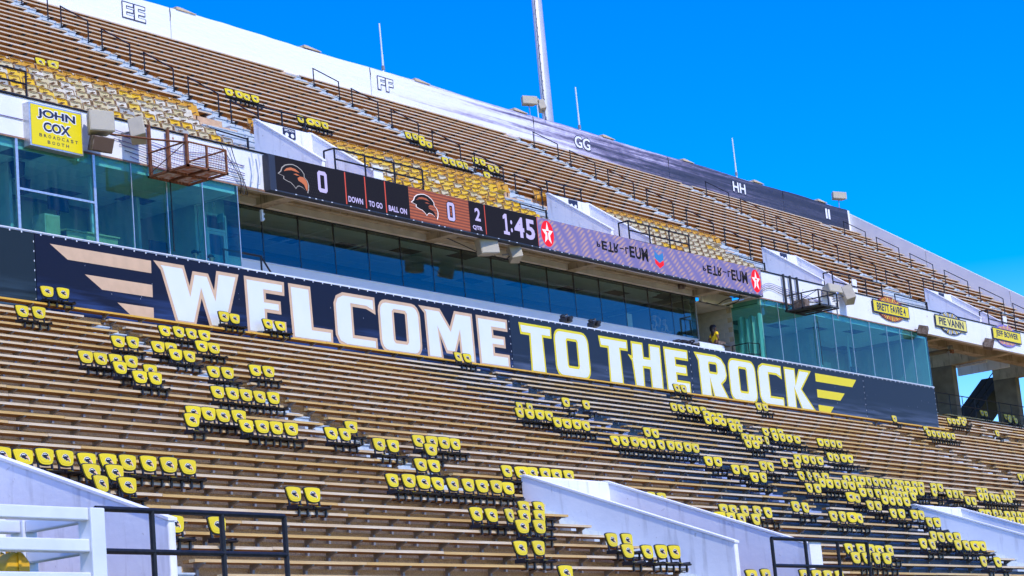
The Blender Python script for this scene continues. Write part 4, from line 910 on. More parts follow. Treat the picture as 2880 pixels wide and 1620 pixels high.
# a few things inside the boxes
def simple(name, label, cat, loc, boxes, grp=None, rz=0):
    r_ = thing(name, label, cat, loc, rz, grp)
    for (nm, b, m) in boxes: bev(part(nm, B(*b), m, r_), .01)
    return r_
simple('cabinet', 'tall cream cabinet inside the left glass box beside the white mullion', 'cabinet', (-.35, 1.9, 1.5), [('body', (0, .55, 0, .5, 0, 1.75), CH_C), ('door', (.03, .52, -.02, 0, .05, 1.7), CH_C), ('handle', (.45, .48, -.04, -.02, .9, 1.1), STEEL)])
simple('desk', 'cream desk inside the left glass box right of the tall cabinet', 'desk', (.25, 1.7, 1.5), [('top', (0, 2.0, 0, .7, 1.32, 1.37), CH_C), ('front_panel', (.05, 1.95, .05, .09, 0, 1.32), CH_C)])
for k, (x, y, lab) in enumerate(((-3.0, 2.2, 'dark monitor low behind the far left glass pane'), (-.1, 2.0, 'dark monitor standing on the cream cabinet'), (3.9, 2.2, 'dark monitor low in the left glass box near its right end'), (47.6, 2.4, 'dark monitor low behind the right glass box'))):
    simple('monitor', lab, 'monitor', (x, y, 2.55 if k != 1 else 3.3), [('screen', (0, .75, 0, .05, .12, .58), BLK), ('stand', (.33, .42, .02, .07, 0, .14), BLK)])
for k, (x, y, lab) in enumerate(((-1.15, 1.9, 'black wall speaker hanging from the ceiling under the yellow box sign'), (.2, 3.2, 'black ceiling speaker deeper inside the left glass box'))):
    s_ = thing('ceiling_speaker', lab, 'speaker', (x, y, 4.2)); part('cabinet', MB().prism([(-.18, .38), (.18, .38), (.14, 0), (-.06, -.05)], 0, .26, 'y'), BLK, s_); part('hanger', MB().tube([(0, .1, .38), (0, .1, .47)], .03, 6), BLK, s_)
simple('easel_board', 'pale yellow standing board behind the right end of the dark glass', 'board', (30.6, 3.2, 3.0), [('panel', (0, .42, 0, .04, .25, .95), CH_C), ('leg', (.02, .06, .0, .3, 0, .25), CH_C), ('leg', (.36, .40, .0, .3, 0, .25), CH_C)])

# ------------------------------------------------------------------ scoreboard strip
LX0, LX1, LY, LZ0, LZ1 = 7.75, 37.42, .85, 4.89, 6.035
E_WHITE = emit('led_white', (.62, .64, .86), .85, dots=((9, 0, 0), (9, R(90), 0)), dark=(.30, .26, .62))
E_RED = emit('led_red_line', (.72, .10, .08), .55); E_OR = emit('led_orange', (.62, .17, .08), .70, dots=((3.1, R(90), .4), (5.0, R(0), 1.2)), dark=(.16, .05, .045))
E_BLKP = emit('led_black', (.006, .006, .010), .8); E_VIO = emit('led_violet', (.50, .35, .38), .60, dots=((.55, R(38), 9.0), (2.1, R(-58), 3.0)), dark=(.19, .18, .50))
E_LOGO = emit('led_eagle_orange', (.60, .19, .10), .55); E_DK = emit('led_dark_ink', (.010, .010, .014), .5); E_REDE = emit('led_red', (.70, .012, .03), .8); E_BLUE = emit('led_blue', (.03, .17, .50), .8)
E_PW = emit('led_pale', (.70, .66, .80), .85)
lb = thing('scoreboard', 'long black and violet electronic scoreboard strip across the front of the upper stand', 'scoreboard', (0, 0, 0))
hs_ = bev(part('housing', B(LX0, LX1, LY, LY + .26, LZ0, LZ1), mat('board_housing', (.028, .032, .045), .5, .4), lb), .015)
bolts = MB()
k = LX0 + .2
while k < LX1: bolts.box(k, k + .07, LY - .012, LY - .003, LZ0 + .015, LZ0 + .04); k += random.choice((.45, .62, .9, .3))
o = part('bolts', bolts, WHITEM, lb); o['kind'] = 'stuff'
def led(x0, x1, m, nm='display_panel'): return part(nm, B(x0, x1, LY - .006, LY - .001, LZ0 + .055, LZ1 - .012), m, lb)
def ledrect(x0, x1, z0, z1, m, y, par, nm): return part(nm, MB().flat([[(x0, z0), (x1, z0), (x1, z1), (x0, z1)]], y), m, par)
d1 = led(LX0 + .28, 14.44, E_BLKP); d2 = led(14.45, 17.68, E_OR); d3 = led(17.69, 21.66, E_BLKP); d4 = led(21.67, LX1 - .02, E_VIO)
y1, y2, y3 = LY - .010, LY - .013, LY - .016
def eagle(x0, z0, sx, sz, par, outline, body, accent):
    o = part('eagle_emblem', MB().flat([scaled(EAGLE, x0, z0, sx, sz, .07)], y1), outline, par)
    link('eagle_body', MB().flat([scaled(EAGLE, x0, z0, sx, sz)], y2).mesh('eagle_body', body), o)
    mb = MB()
    for p in (BEAK, CREST, CREST2): mb.flat([scaled(p, x0, z0, sx, sz)], y3)
    link('eagle_accent', mb.mesh('eagle_accent', accent), o)
eagle(8.15, 5.06, 1.32, .78, d1, emit('led_grey', (.40, .40, .46), .6), E_DK, E_LOGO)
eagle(14.58, 5.13, 1.34, .74, d2, E_PW, E_DK, E_OR)
dt = MB()
for i in range(18):
    for j in range(9):
        if (i + j) % 2: dt.flat([[(9.35 + .05 * i - .012, 5.0 + .09 * j), (9.35 + .05 * i + .012, 5.0 + .09 * j), (9.35 + .05 * i + .012, 5.03 + .09 * j), (9.35 + .05 * i - .012, 5.03 + .09 * j)]], y1)
o = part('faint_dots', dt, emit('led_faint', (.03, .03, .035), .6), d1); o['kind'] = 'stuff'
def octo(x0, x1, z0, z1, c): return [(x0 + c, z0), (x1 - c, z0), (x1, z0 + c), (x1, z1 - c), (x1 - c, z1), (x0 + c, z1), (x0, z1 - c), (x0, z0 + c)]
def zero(x0, x1, z0, z1, t, par, m=None): part('digit', MB().flat([octo(x0, x1, z0, z1, t * .6), octo(x0 + t, x1 - t, z0 + t, z1 - t, .015)[::-1]], y2), m or E_WHITE, par)
zero(9.94, 10.38, 5.17, 5.85, .125, d1); zero(16.42, 16.90, 5.14, 5.85, .20, d2, E_DK); 
part('digit', MB().flat([octo(16.46, 16.86, 5.18, 5.81, .07), octo(16.58, 16.74, 5.29, 5.70, .015)[::-1]], y3), E_WHITE, d2)
for x in (11.24, 12.21, 13.21): ledrect(x, x + .05, LZ0 + .08, LZ1 - .03, E_RED, y1, d1, 'divider')
ledrect(18.55, 18.59, LZ0 + .08, LZ1 - .03, E_RED, y1, d3, 'divider'); ledrect(21.63, 21.66, LZ0 + .08, LZ1 - .03, E_RED, y1, d3, 'divider')
text('DOWN', 11.36, 12.07, 5.06, 5.25, y2, E_WHITE, d1, .03); text('TO GO', 12.36, 13.04, 5.06, 5.25, y2, E_WHITE, d1, .03); text('BALL ON', 13.35, 14.28, 5.05, 5.24, y2, E_WHITE, d1, .03)
text('2', 17.99, 18.30, 5.38, 5.83, y2, E_WHITE, d3, .03, name='digit'); text('QTR', 17.82, 18.36, 5.04, 5.21, y2, E_WHITE, d3, .035)
part('digit', MB().flat([[(19.60, 5.13), (19.94, 5.13), (19.94, 5.24), (19.83, 5.24), (19.83, 5.86), (19.71, 5.86), (19.60, 5.77), (19.60, 5.66), (19.71, 5.70), (19.71, 5.24), (19.60, 5.24)]], y2), E_WHITE, d3); text(':', 20.02, 20.13, 5.25, 5.68, y2, E_WHITE, d3, .03); text('4', 20.24, 20.82, 5.13, 5.86, y2, E_WHITE, d3, .03, name='digit'); text('5', 20.92, 21.46, 5.13, 5.86, y2, E_WHITE, d3, .03, name='digit')
def oval_star(cx, cz, rx, rz, par):
    o = part('oval_emblem', MB().flat([[(cx + rx * math.cos(q * .2618), cz + rz * math.sin(q * .2618)) for q in range(24)]], y1), E_REDE, par)
    st = []
    for q in range(10):
        a = R(90 + 36 * q); rr = 1.0 if q % 2 == 0 else .40
        st.append((cx + rx * .90 * rr * math.cos(a), cz + rz * .90 * rr * math.sin(a)))
    link('star', MB().flat([st], y2).mesh('star', E_PW), o)
    t = MB(); t.flat([[(cx - rx * .22, cz + rz * .22), (cx - rx * .22, cz + rz * .10), (cx - rx * .07, cz + rz * .10), (cx - rx * .07, cz - rz * .40), (cx + rx * .07, cz - rz * .40), (cx + rx * .07, cz + rz * .10), (cx + rx * .22, cz + rz * .10), (cx + rx * .22, cz + rz * .22)]], y3)
    link('letter_t', t.mesh('letter_t', E_REDE), o)
oval_star(22.24, 5.49, .39, .475, d4); oval_star(36.93, 5.49, .38, .475, d4)
for X in (25.35, 32.78):
    for ch, xa, xb, h, fl in (('P', 0, .24, .20, 1), ('E', .32, .68, .34, 1), ('T', .72, 1.10, .40, 1), ('R', 1.13, 1.48, .36, 1), ('-', 1.52, 1.82, .045, 0), ('L', 1.90, 2.13, .26, 1), ('E', 2.18, 2.54, .44, 0), ('U', 2.58, 2.98, .47, 0), ('M', 3.02, 3.46, .50, 0)):
        cz = 5.53 + (.04 if ch == '-' else 0); text(ch, X + xa, X + xb, cz - h / 2, cz + h / 2, y2, E_DK, d4, .035, flip=bool(fl))
cv = part('chevron_emblem', MB().flat([[(29.28, 5.50), (29.59, 5.36), (29.90, 5.50), (29.90, 5.77), (29.59, 5.63), (29.28, 5.77)]], y2), E_BLUE, d4)
link('chevron_lower', MB().flat([[(29.28, 5.29), (29.59, 5.13), (29.90, 5.29), (29.90, 5.47), (29.59, 5.33), (29.28, 5.47)]], y2).mesh('chevron_lower', E_REDE), cv)
text('Chevron', 29.24, 29.96, 5.82, 5.93, y2, E_BLUE, d4, .02)

# ------------------------------------------------------------------ name signs on the parapet
jc = thing('box_sign', 'yellow box sign with navy lettering on the parapet at the far left', 'sign', (-1.68, .87, 4.72))
bev(part('case', B(0, 1.90, .004, .26, -.02, 1.20), ALU, jc), .012)
part('face', B(.05, 1.85, -.006, .003, .03, 1.15), SPRINT, jc)
for s, x0, x1, z0, z1, bo in (('JOHN', .27, 1.63, .78, 1.06, .035), ('COX', .47, 1.44, .45, .72, .035)):
    text(s, x0 - .03, x1 + .03, z0 - .03, z1 + .03, -.009, LOGOW, jc, bo + .05); text(s, x0, x1, z0, z1, -.012, NAVYP, jc, bo)
for s, z0, z1, cx in (('BROADCAST', .28, .37, 1.0), ('BOOTH', .12, .21, .98)):
    w0 = .152 * len(s); n = len(s)
    for i, ch in enumerate(s):
        xa = cx - w0 / 2 + .165 * i * (.97 if n > 6 else 1.0); text(ch, xa, xa + .10, z0, z1, -.009, NAVYP, jc, .015)
def burst_sign(label, txt, x0, x1, z0, z1, cx, rx, rz, face, cols):
    root = thing('name_sign', label, 'sign', (x0, YB - .05, z0)); zc = (z0 + z1) / 2 - z0; c0 = cx - x0
    part('burst_plate', MB().prism([(c0 + rx * math.cos(q * .1963), zc + rz * math.sin(q * .1963)) for q in range(32)], 0, .03, 'y'), cols[0], root)
    ra = MB()
    for q in range(44):
        a0 = 2 * math.pi * q / 44; a1 = a0 + 2 * math.pi / 44 * .62; rr = random.uniform(.82, 1.0); am = (a0 + a1) / 2
        ra.mi = 0 if q % 3 else 1
        ra.flat([[(c0 + .25 * rx * math.cos(am), zc + .25 * rz * math.sin(am)), (c0 + rr * rx * math.cos(a0), zc + rr * rz * math.sin(a0)), (c0 + rr * rx * math.cos(a1), zc + rr * rz * math.sin(a1))]], -.004)
    link('burst_rays', ra.mesh('burst_rays', [cols[1], cols[2]]), root)['kind'] = 'stuff'
    part('frame', B(-.02, x1 - x0 + .02, -.03, -.006, -.02, z1 - z0 + .02), NAVYP, root)
    part('face', B(.05, x1 - x0 - .05, -.036, -.031, .035, z1 - z0 - .035), face, root)
    text(txt, .36, x1 - x0 - .36, .10, z1 - z0 - .09, -.040, NAVYP, root, .03)
B_OR = mat('print_orange', (.80, .30, .02), .5); B_RD = mat('print_maroon', (.20, .03, .03), .5); B_PU = mat('print_purple', (.22, .16, .45), .5); B_GY = mat('print_grey', (.62, .64, .62), .5); B_YW = mat('print_warm_yellow', (.85, .55, .03), .5)
burst_sign('yellow name sign with an orange and maroon sunburst, leftmost of three on the parapet', 'BRETT FAVRE 4', 47.74, 51.33, 5.42, 5.97, 49.55, 1.45, .55, SPRINT, (B_RD, B_OR, B_YW))
burst_sign('pale yellow name sign with a grey and black sunburst, middle of three', 'PIE VANN', 54.12, 57.55, 5.40, 5.95, 55.85, 1.4, .55, SPALE, (NAVYP, B_GY, B_YW))
burst_sign('yellow name sign with a purple and orange sunburst, rightmost of three', 'JEFF BOWER', 60.60, 64.02, 5.41, 5.98, 62.3, 1.4, .56, SPRINT, (B_PU, B_OR, B_YW))

# ------------------------------------------------------------------ hanging platforms, wires, lamps
def platform(label, x0, x1, y0, y1, z, h, m, mfl, posts, ph, mesh_panel):
    root = thing('hanging_platform', label, 'platform', (x0, y1, z), 0, 'camera platforms hanging from the parapet'); W, D = x1 - x0, y0 - y1
    fr = MB()
    for (a, b) in (((0, 0), (W, 0)), ((0, D), (W, D)), ((0, 0), (0, D)), ((W, 0), (W, D)), ((W * .5, 0), (W * .5, D)), ((0, D * .5), (W, D * .5))):
        fr.box(min(a[0], b[0]) - .035, max(a[0], b[0]) + .035, min(a[1], b[1]) - .035, max(a[1], b[1]) + .035, -.06, .0)
    part('floor_frame', fr, m, root)
    n = 11
    for k in range(n): part('floor_slat', B(.05 + (W - .1) * k / n, .05 + (W - .1) * (k + .8) / n, D + .03, -.03, .001, .02), mfl, root)
    for px, py in ((0, D), (W, D), (W * .5, D), (0, D * .5), (W, D * .5)): part('upright', B(px - .025, px + .025, py - .025, py + .025, 0, h), m, root)
    for px in posts: part('wall_post', B(px - .04, px + .04, -.06, .02, -.02, ph), m, root)
    part('top_rail', MB().tube([(0, 0, h), (0, D, h), (W, D, h), (W, 0, h)], .028, 6), m, root)
    part('brace', MB().tube([(0, 0, .05), (0, D, h)], .014, 5), m, root); part('brace', MB().tube([(W, D, .05), (W, 0, h)], .014, 5), m, root)
    if mesh_panel:
        wm = MB()
        for k in range(24): wm.tube([(W * k / 24, D, .02), (W * k / 24, D, h)], .004, 3)
        for k in range(10): wm.tube([(0, D, h * k / 10), (W, D, h * k / 10)], .004, 3)
        for k in range(24): wm.tube([(W, D * k / 24, .02), (W, D * k / 24, h)], .004, 3); wm.tube([(0, D * k / 24, .02), (0, D * k / 24, h)], .004, 3)
        o = part('wire_mesh', wm, RUST, root); o['kind'] = 'stuff'
    return root
platform('rusty wire caged camera platform hanging under the left speakers', 2.85, 4.42, -.48, 1.03, 4.60, .66, RUST, RUSTL, (.05, .80, 1.55), 1.5, True)
platform('dark steel camera platform hanging right of the scoreboard end', 39.55, 41.15, -.55, 1.03, 4.58, .60, DKSTEEL, DKSTEEL, (.05, .62, 1.2), 1.55, False)
bx = MB().box(39.7, 40.1, .2, .7, 4.61, 4.95); tag(link('junction_box', bx.mesh('junction_box', BROWNW)), 'brown box lying on the dark steel camera platform', 'box')
bc_ = thing('beacon_light', 'round beacon lamp with blue domed cap and wire guard beside the right platform', 'lamp', (43.35, .62, 5.0))
part('pole', MB().tube([(0, 0, -.45), (0, 0, .25)], .03, 6), STEEL, bc_); part('cap', MB().tube([(0, 0, .62), (0, 0, .74), (0, 0, .80)], .17, 12, .06), mat('blue_enamel', (.05, .12, .40), .3, .5), bc_)
part('lens', MB().tube([(0, 0, .30), (0, 0, .60)], .10, 10), WHITEM, bc_)
for q in range(3): part('guard_ring', MB().tube([(.145 * math.cos(t * .5236), .145 * math.sin(t * .5236), .32 + .1 * q) for t in range(13)], .012, 4), STEEL, bc_)
def wire(label, pts, r, m, grp, sub=3):
    P = [Vector(p) for p in pts]; out_ = []
    for i in range(len(P) - 1):
        a, b, c, d = P[max(i - 1, 0)], P[i], P[i + 1], P[min(i + 2, len(P) - 1)]
        for k in range(sub):
            t = k / sub; out_.append(.5 * ((2 * b) + (c - a) * t + (2 * a - 5 * b + 4 * c - d) * t * t + (3 * b - a - 3 * c + d) * t ** 3))
    out_.append(P[-1]); o = link('cable', MB().tube(out_, r, 4).mesh('cable', m)); tag(o, label, 'cable', grp)
GW = mat('grey_cable', (.30, .31, .33), .6); BW = mat('black_cable', (.02, .02, .025), .5); PW = mat('violet_cable', (.16, .13, .32), .6)
gl_ = 'cables running along the parapet left of the scoreboard'
for k in range(6):
    z = 5.75 - .14 * k; wire(f'thin cable strung along the parapet behind the rusty platform, {ordw(k + 1)} from the top', [(1.2 + .2 * k, 1.09, z + .03), (2.6, 1.08, z - .06 * random.random()), (4.2, 1.085, z - .12 - .1 * random.random()), (5.6, 1.08, z - .05), (6.9, 1.08, z - .30 * random.random())], .011, random.choice((BW, PW, PW)), gl_)
wire('long violet cable across the parapet left of the yellow box sign', [(-8, 1.10, 5.45), (-4, 1.1, 5.45), (-1.7, 1.1, 5.45)], .014, PW, None)
wire('rusty brown pipe bracing the caged platform back to the wall', [(.9, .5, 5.36), (2.0, .1, 5.32), (3.0, -.42, 5.26)], .03, RUST, None)
gk = 'loose cables hanging between left box and scoreboard'
for k in range(3): wire(f'loose cable looping down left of the scoreboard end, {ordw(k + 1)} from left', [(5.9 + .22 * k, 1.05, 6.05), (6.2 + .12 * k, 1.0, 5.6), (6.6 + .1 * k, 1.0, 5.1 - .08 * k), (6.9 + .15 * k, 1.3, 4.75), (7.3 + .1 * k, 1.7, 5.0)], .014, random.choice((GW, BW, GW)), gk)
for k in range(2): wire(f'pale flattened hose by the left end of the scoreboard, {["farther", "nearer"][k]} one', [(7.15 + .3 * k, 1.0, 6.0), (7.2 + .3 * k, .98, 5.5), (7.1 + .32 * k, 1.0, 5.05)], .03, WHITEM, 'pale hoses by the scoreboard end')
wire('black cable drooping to the pale loudspeaker under the clock', [(17.8, 2.0, 5.0), (18.3, 1.7, 4.75), (18.7, 1.4, 4.5)], .016, BW, None)
wire('black cable drooping between the two loudspeakers under the scoreboard', [(19.5, 1.4, 4.85), (19.9, 1.5, 4.5), (20.3, 1.45, 4.42), (20.6, 1.35, 4.6)], .016, BW, None)
wire('black cable across the open bay ceiling', [(35.3, 2.3, 4.7), (35.9, 2.2, 4.65), (36.4, 2.0, 4.9), (37.0, 1.6, 5.0)], .018, BW, None)
wire('black cable beside the right end of the scoreboard', [(36.3, 1.3, 4.95), (36.6, 1.6, 4.75), (36.7, 2.2, 4.7), (37.3, 2.4, 4.8)], .02, BW, None)
wire('white conduit bent under the right end of the scoreboard', [(36.5, 2.3, 4.75), (37.0, 1.8, 4.9), (37.4, 1.3, 5.0)], .03, WHITEM, None)
for k in range(4): wire(f'thin cable along the parapet above the right glass box, {ordw(k + 1)} from the top', [(37.6, 1.05, 5.35 - .08 * k), (38.4, 1.07, 5.62 - .07 * k), (39.6, 1.08, 5.55 - .1 * k), (41.5, 1.08, 5.45 - .1 * k), (43.0, 1.08, 5.35)], .011, random.choice((BW, PW)), 'cables along the parapet right of the scoreboard')
for (x, y, z0, z1, lab) in ((3.62, .98, 2.5, 4.55, 'dark chain hanging from the rusty platform in front of the glass'), (42.2, 1.0, 2.5, 4.4, 'dark chain hanging in front of the right glass box')):
    mb = MB(); n = int((z1 - z0) / .055)
    for k in range(n): mb.box(x - .016 + (.005 if k % 2 else 0), x + .016, y - .012, y + .012, z0 + .055 * k, z0 + .055 * k + .045)
    tag(link('chain', mb.mesh('chain', BW)), lab, 'chain', 'chains in front of the glass')
lm = thing('hanging_fitting', 'small white fitting hanging on a wire before the dark glass', 'light', (8.45, 1.9, 4.35)); part('wire', MB().tube([(0, 0, .25), (0, 0, .75)], .008, 4), BW, lm); part('body', MB().box(-.04, .04, -.04, .04, -.1, .25).box(.04, .10, -.03, .03, -.05, 0).box(.04, .1, -.03, .03, .1, .15), WHITEM, lm)
def vcam(label, x, y, z):
    r_ = thing('video_camera', label, 'camera', (x, y, z), R(-30), 'video cameras on the walkway'); part('body', B(-.14, .14, -.3, .22, -.02, .18), BLK, r_); part('lens', MB().tube([(0, -.3, .08), (0, -.52, .08)], .07, 8), BLK, r_); part('viewfinder', B(-.2, -.12, -.2, .0, .16, .26), BLK, r_); part('top_handle', MB().tube([(0, -.2, .18), (0, -.18, .27), (0, .12, .27), (0, .14, .18)], .02, 5), BLK, r_)
    for q in range(3): part('tripod_leg', MB().tube([(0, 0, -.02), (.3 * math.cos(q * 2.1), .3 * math.sin(q * 2.1), 1.97 - z)], .016, 5), BLK, r_)
vcam('black video camera standing behind the banner above the letter T', 23.9, 1.55, 2.58); vcam('black video camera behind the banner above the letters TO', 25.7, 1.55, 2.60)
tb = thing('folding_table', 'white draped table on the walkway beside the woman in yellow', 'table', (33.9, 1.75, 1.95)); part('top', B(-.95, .95, -.3, .3, .74, .78), WHITEM, tb); part('cloth_front', B(-.94, .94, -.31, -.302, .1, .74), WHITEM, tb)
for a in (-.85, .85):
    for b in (-.25, .25): part('leg', MB().tube([(a, b, 0), (a, b, .74)], .018, 5), STEEL, tb)
for k in range(3):
    pts = []
    for q in range(14): t = q * .75; pts.append((31.6 + 1.3 * k * .6 + .4 * math.cos(t + k) * (1 - q * .03), 1.62 + .12 * math.sin(t), 2.62 + .05 * math.sin(t * 1.7) + .08 * (k == 1)))
    wire(f'tangle of black cable coiled on the walkway ledge, {ordw(k + 1)} from left', pts, .03, BW, 'coiled cables behind the banner', 2)
cs = thing('tripod_chair', 'black folding camera stool in the open bay', 'stool', (35.55, 3.0, 1.95)); part('seat', B(-.25, .25, -.2, .2, .98, 1.05), BLK, cs)
for a in (-.22, .22):
    for b in (-.18, .18): part('leg', MB().tube([(a * .7, b * .7, .98), (a * 1.3, b * 1.3, 0)], .014, 5), BLK, cs)
pb_ = thing('laptop_case', 'dark open case on the table right of the woman in yellow', 'case', (34.95, 1.6, 2.73)); part('lid', B(-.25, .3, .0, .03, 0, .22), BROWNW, pb_); part('base', B(-.25, .3, -.25, 0, 0, .04), BLK, pb_)

# ------------------------------------------------------------------ people
def skin_chain(name, pts, edges, m, parent, root_i=0, sub=1):
    me = bpy.data.meshes.new(name); me.from_pydata([p[:3] for p in pts], edges, []); me.materials.append(m)
    o = link(name, me, parent)
    if not me.skin_vertices: me.attributes.new
    md = o.modifiers.new('skin', 'SKIN'); md.use_smooth_shade = True
    if me.skin_vertices:
        sv_ = me.skin_vertices[0].data
        for i, p in enumerate(pts): sv_[i].radius = (p[3], p[4] if len(p) > 4 else p[3])
        sv_[root_i].use_root = True
    s = o.modifiers.new('subdivision', 'SUBSURF'); s.levels = sub; s.render_levels = sub; return o
SKB = mat('skin_brown', (.16, .075, .04), .55); SKL = mat('skin_light', (.50, .28, .19), .55); HAIRB = mat('hair_black', (.012, .010, .010), .6); TROU = mat('dark_cloth', (.02, .025, .05), .8); TEEY = mat('yellow_cotton', (.80, .55, .01), .8); TEED = mat('navy_cotton', (.02, .03, .06), .8)
def blob(mb, c, r, seg=8, ring=6, zmin=-1):
    n = len(mb.v)
    for i in range(ring + 1):
        t = math.pi * i / ring
        for k in range(seg):
            a = 2 * math.pi * k / seg; z = max(math.cos(t), zmin); s = math.sin(t) if math.cos(t) >= zmin else math.sqrt(max(0, 1 - zmin * zmin)) * .9
            mb.v.append((c[0] + r[0] * s * math.cos(a), c[1] + r[1] * s * math.sin(a), c[2] + r[2] * z))
    for i in range(ring):
        for k in range(seg): mb.f.append((n + i * seg + k, n + (i + 1) * seg + k, n + (i + 1) * seg + (k + 1) % seg, n + i * seg + (k + 1) % seg)); mb.m.append(mb.mi)
def person(label, loc, rz, h, skin, shirt, arms, hair=HAIRB, cap=None, glasses=False, sit=False, long_hair=False, group=None):
    """one continuous body; arms: 'hips', 'face' or 'down'"""
    s = h / 1.72; root = thing('person', label, 'person', loc, rz, group)
    P = [(0, 0, .95, .15, .11), (0, .01, 1.18, .135, .10), (0, 0, 1.40, .165, .10), (0, -.005, 1.49, .055, .055), (0, -.02, 1.57, .062, .075), (0, -.025, 1.66, .075, .095), (0, -.02, 1.71, .05, .06)]
    Ed = [(0, 1), (1, 2), (2, 3), (3, 4), (4, 5), (5, 6)]
    for sx in (-1, 1):
        b = len(P)
        if sit: P += [(sx * .10, -.05, .90, .085, .085), (sx * .11, -.45, .88, .06, .06), (sx * .11, -.47, .48, .045, .045), (sx * .11, -.58, .44, .04, .03)]
        else: P += [(sx * .10, 0, .84, .085, .09), (sx * .11, -.01, .50, .058, .06), (sx * .11, .01, .10, .04, .042), (sx * .12, -.13, .04, .04, .03)]
        Ed += [(0, b), (b, b + 1), (b + 1, b + 2), (b + 2, b + 3)]
        b = len(P); sh = (sx * .19, .0, 1.40, .055, .055)
        if arms == 'hips': q = [(sx * .36, .06, 1.17, .04, .04), (sx * .17, -.05, .99, .03, .03), (sx * .13, -.10, .95, .028, .022)]
        elif arms == 'face' and sx == 1: q = [(sx * .26, -.10, 1.20, .042, .042), (sx * .14, -.20, 1.46, .032, .032), (sx * .10, -.17, 1.56, .03, .024)]
        elif arms == 'clasp': q = [(sx * .25, .0, 1.14, .042, .042), (sx * .08, -.24, 1.10, .032, .032), (sx * .02, -.27, 1.12, .03, .024)]
        else: q = [(sx * .25, .03, 1.12, .042, .042), (sx * .26, -.06, .87, .032, .032), (sx * .26, -.10, .77, .03, .022)]
        P += [sh] + q; Ed += [(2, b), (b, b + 1), (b + 1, b + 2), (b + 2, b + 3)]
    P = [tuple(c * s for c in p) for p in P]
    skin_chain('body', P, Ed, skin, root)
    SP = [(0, 0, .93, .165, .125), (0, .01, 1.18, .152, .118), (0, 0, 1.40, .18, .115)]; SE = [(0, 1), (1, 2)]
    for sx, bi in ((-1, 11), (1, 19)):
        k = len(SP); a, e = P[bi], P[bi + 1]; mid = tuple(a[i] + (e[i] - a[i]) * .55 for i in range(3))
        SP += [(a[0] / s, a[1] / s, a[2] / s, .07, .07), (mid[0] / s, mid[1] / s, mid[2] / s, .065, .065)]; SE += [(2, k), (k, k + 1)]
    skin_chain('shirt', [tuple(c * s for c in p) for p in SP], SE, shirt, root)
    LP = [(0, 0, .93, .158, .12)]; LE = []
    for sx, bi in ((-1, 7), (1, 15)):
        k = len(LP); LP += [(p[0] / s, p[1] / s, p[2] / s, p[3] / s * 1.16, p[4] / s * 1.16) for p in P[bi:bi + 3]]; LE += [(0, k), (k, k + 1), (k + 1, k + 2)]
    skin_chain('trousers', [tuple(c * s for c in p) for p in LP], LE, TROU, root)
    hb = MB(); blob(hb, (0, 0, 1.665 * s), (.092 * s, .115 * s, .105 * s), 10, 8, -.15)
    if long_hair: blob(hb, (0, .06 * s, 1.60 * s), (.13 * s, .12 * s, .17 * s), 10, 8); blob(hb, (-.05 * s, .09 * s, 1.45 * s), (.09 * s, .07 * s, .16 * s), 8, 6)
    part('hair', hb, hair, root, smooth=True)
    fc = MB(); fc.box(-.045 * s, -.018 * s, -.122 * s, -.105 * s, 1.62 * s, 1.633 * s); fc.box(.018 * s, .045 * s, -.122 * s, -.105 * s, 1.62 * s, 1.633 * s); fc.box(-.025 * s, .025 * s, -.115 * s, -.10 * s, 1.555 * s, 1.563 * s); part('eyes_and_mouth', fc, HAIRB, root)
    ns = MB().prism([(-.014 * s, 1.575 * s), (.014 * s, 1.575 * s), (.004 * s, 1.62 * s), (-.004 * s, 1.62 * s)], -.135 * s, -.10 * s, 'y'); part('nose', ns, skin, root)
    er = MB(); blob(er, (-.082 * s, 0, 1.61 * s), (.014 * s, .025 * s, .032 * s), 6, 4); blob(er, (.082 * s, 0, 1.61 * s), (.014 * s, .025 * s, .032 * s), 6, 4); part('ears', er, skin, root)
    if glasses: part('sunglasses', MB().box(-.075 * s, -.006 * s, -.135 * s, -.118 * s, 1.608 * s, 1.65 * s).box(.006 * s, .075 * s, -.135 * s, -.118 * s, 1.608 * s, 1.65 * s).box(-.08 * s, .08 * s, -.128 * s, -.12 * s, 1.64 * s, 1.648 * s), BLK, root)
    if cap:
        cp = MB(); blob(cp, (0, 0, 1.685 * s), (.098 * s, .12 * s, .10 * s), 10, 8, 0); cp.box(-.08 * s, .08 * s, -.22 * s, -.08 * s, 1.675 * s, 1.69 * s); part('cap', cp, cap, root)
    for sx, bi in ((-1, 13), (1, 21)):     # hands with five fingers
        w_ = Vector(P[bi][:3]); t_ = Vector(P[bi + 1][:3]); d = (t_ - w_).normalized(); sd_ = d.cross(Vector((0, 0, 1)))
        if sd_.length < .1: sd_ = Vector((1, 0, 0))
        sd_.normalize(); hm = MB()
        for k, ln in enumerate((.065, .08, .085, .078)):
            p0 = t_ + sd_ * (.012 * (k - 1.5)) * s; hm.tube([p0, p0 + d * ln * .5 * s, p0 + (d * ln * .9 + Vector((0, 0, -.015))) * s], .008 * s, 5, .006 * s)
        p0 = t_ - d * .03 * s + sd_ * .02 * s; hm.tube([p0, p0 + (sd_ * .03 + d * .03) * s, p0 + (sd_ * .035 + d * .06) * s], .009 * s, 5, .007 * s)
        part('fingers', hm, skin, root)
    return root
wy = person('woman in a yellow shirt standing hands on hips in the open bay, looking right', (35.12, 2.0, 1.95), R(62), 1.72, SKB, TEEY, 'hips', long_hair=True)
lgx = MB()
for dx, dz, w_, h_ in ((-.08, 1.30, .16, .05), (-.06, 1.24, .12, .05), (-.03, 1.18, .07, .06)): lgx.box(dx, dx + w_, -.128, -.122, dz, dz + h_)
part('shirt_print', lgx, LOGOW, wy)
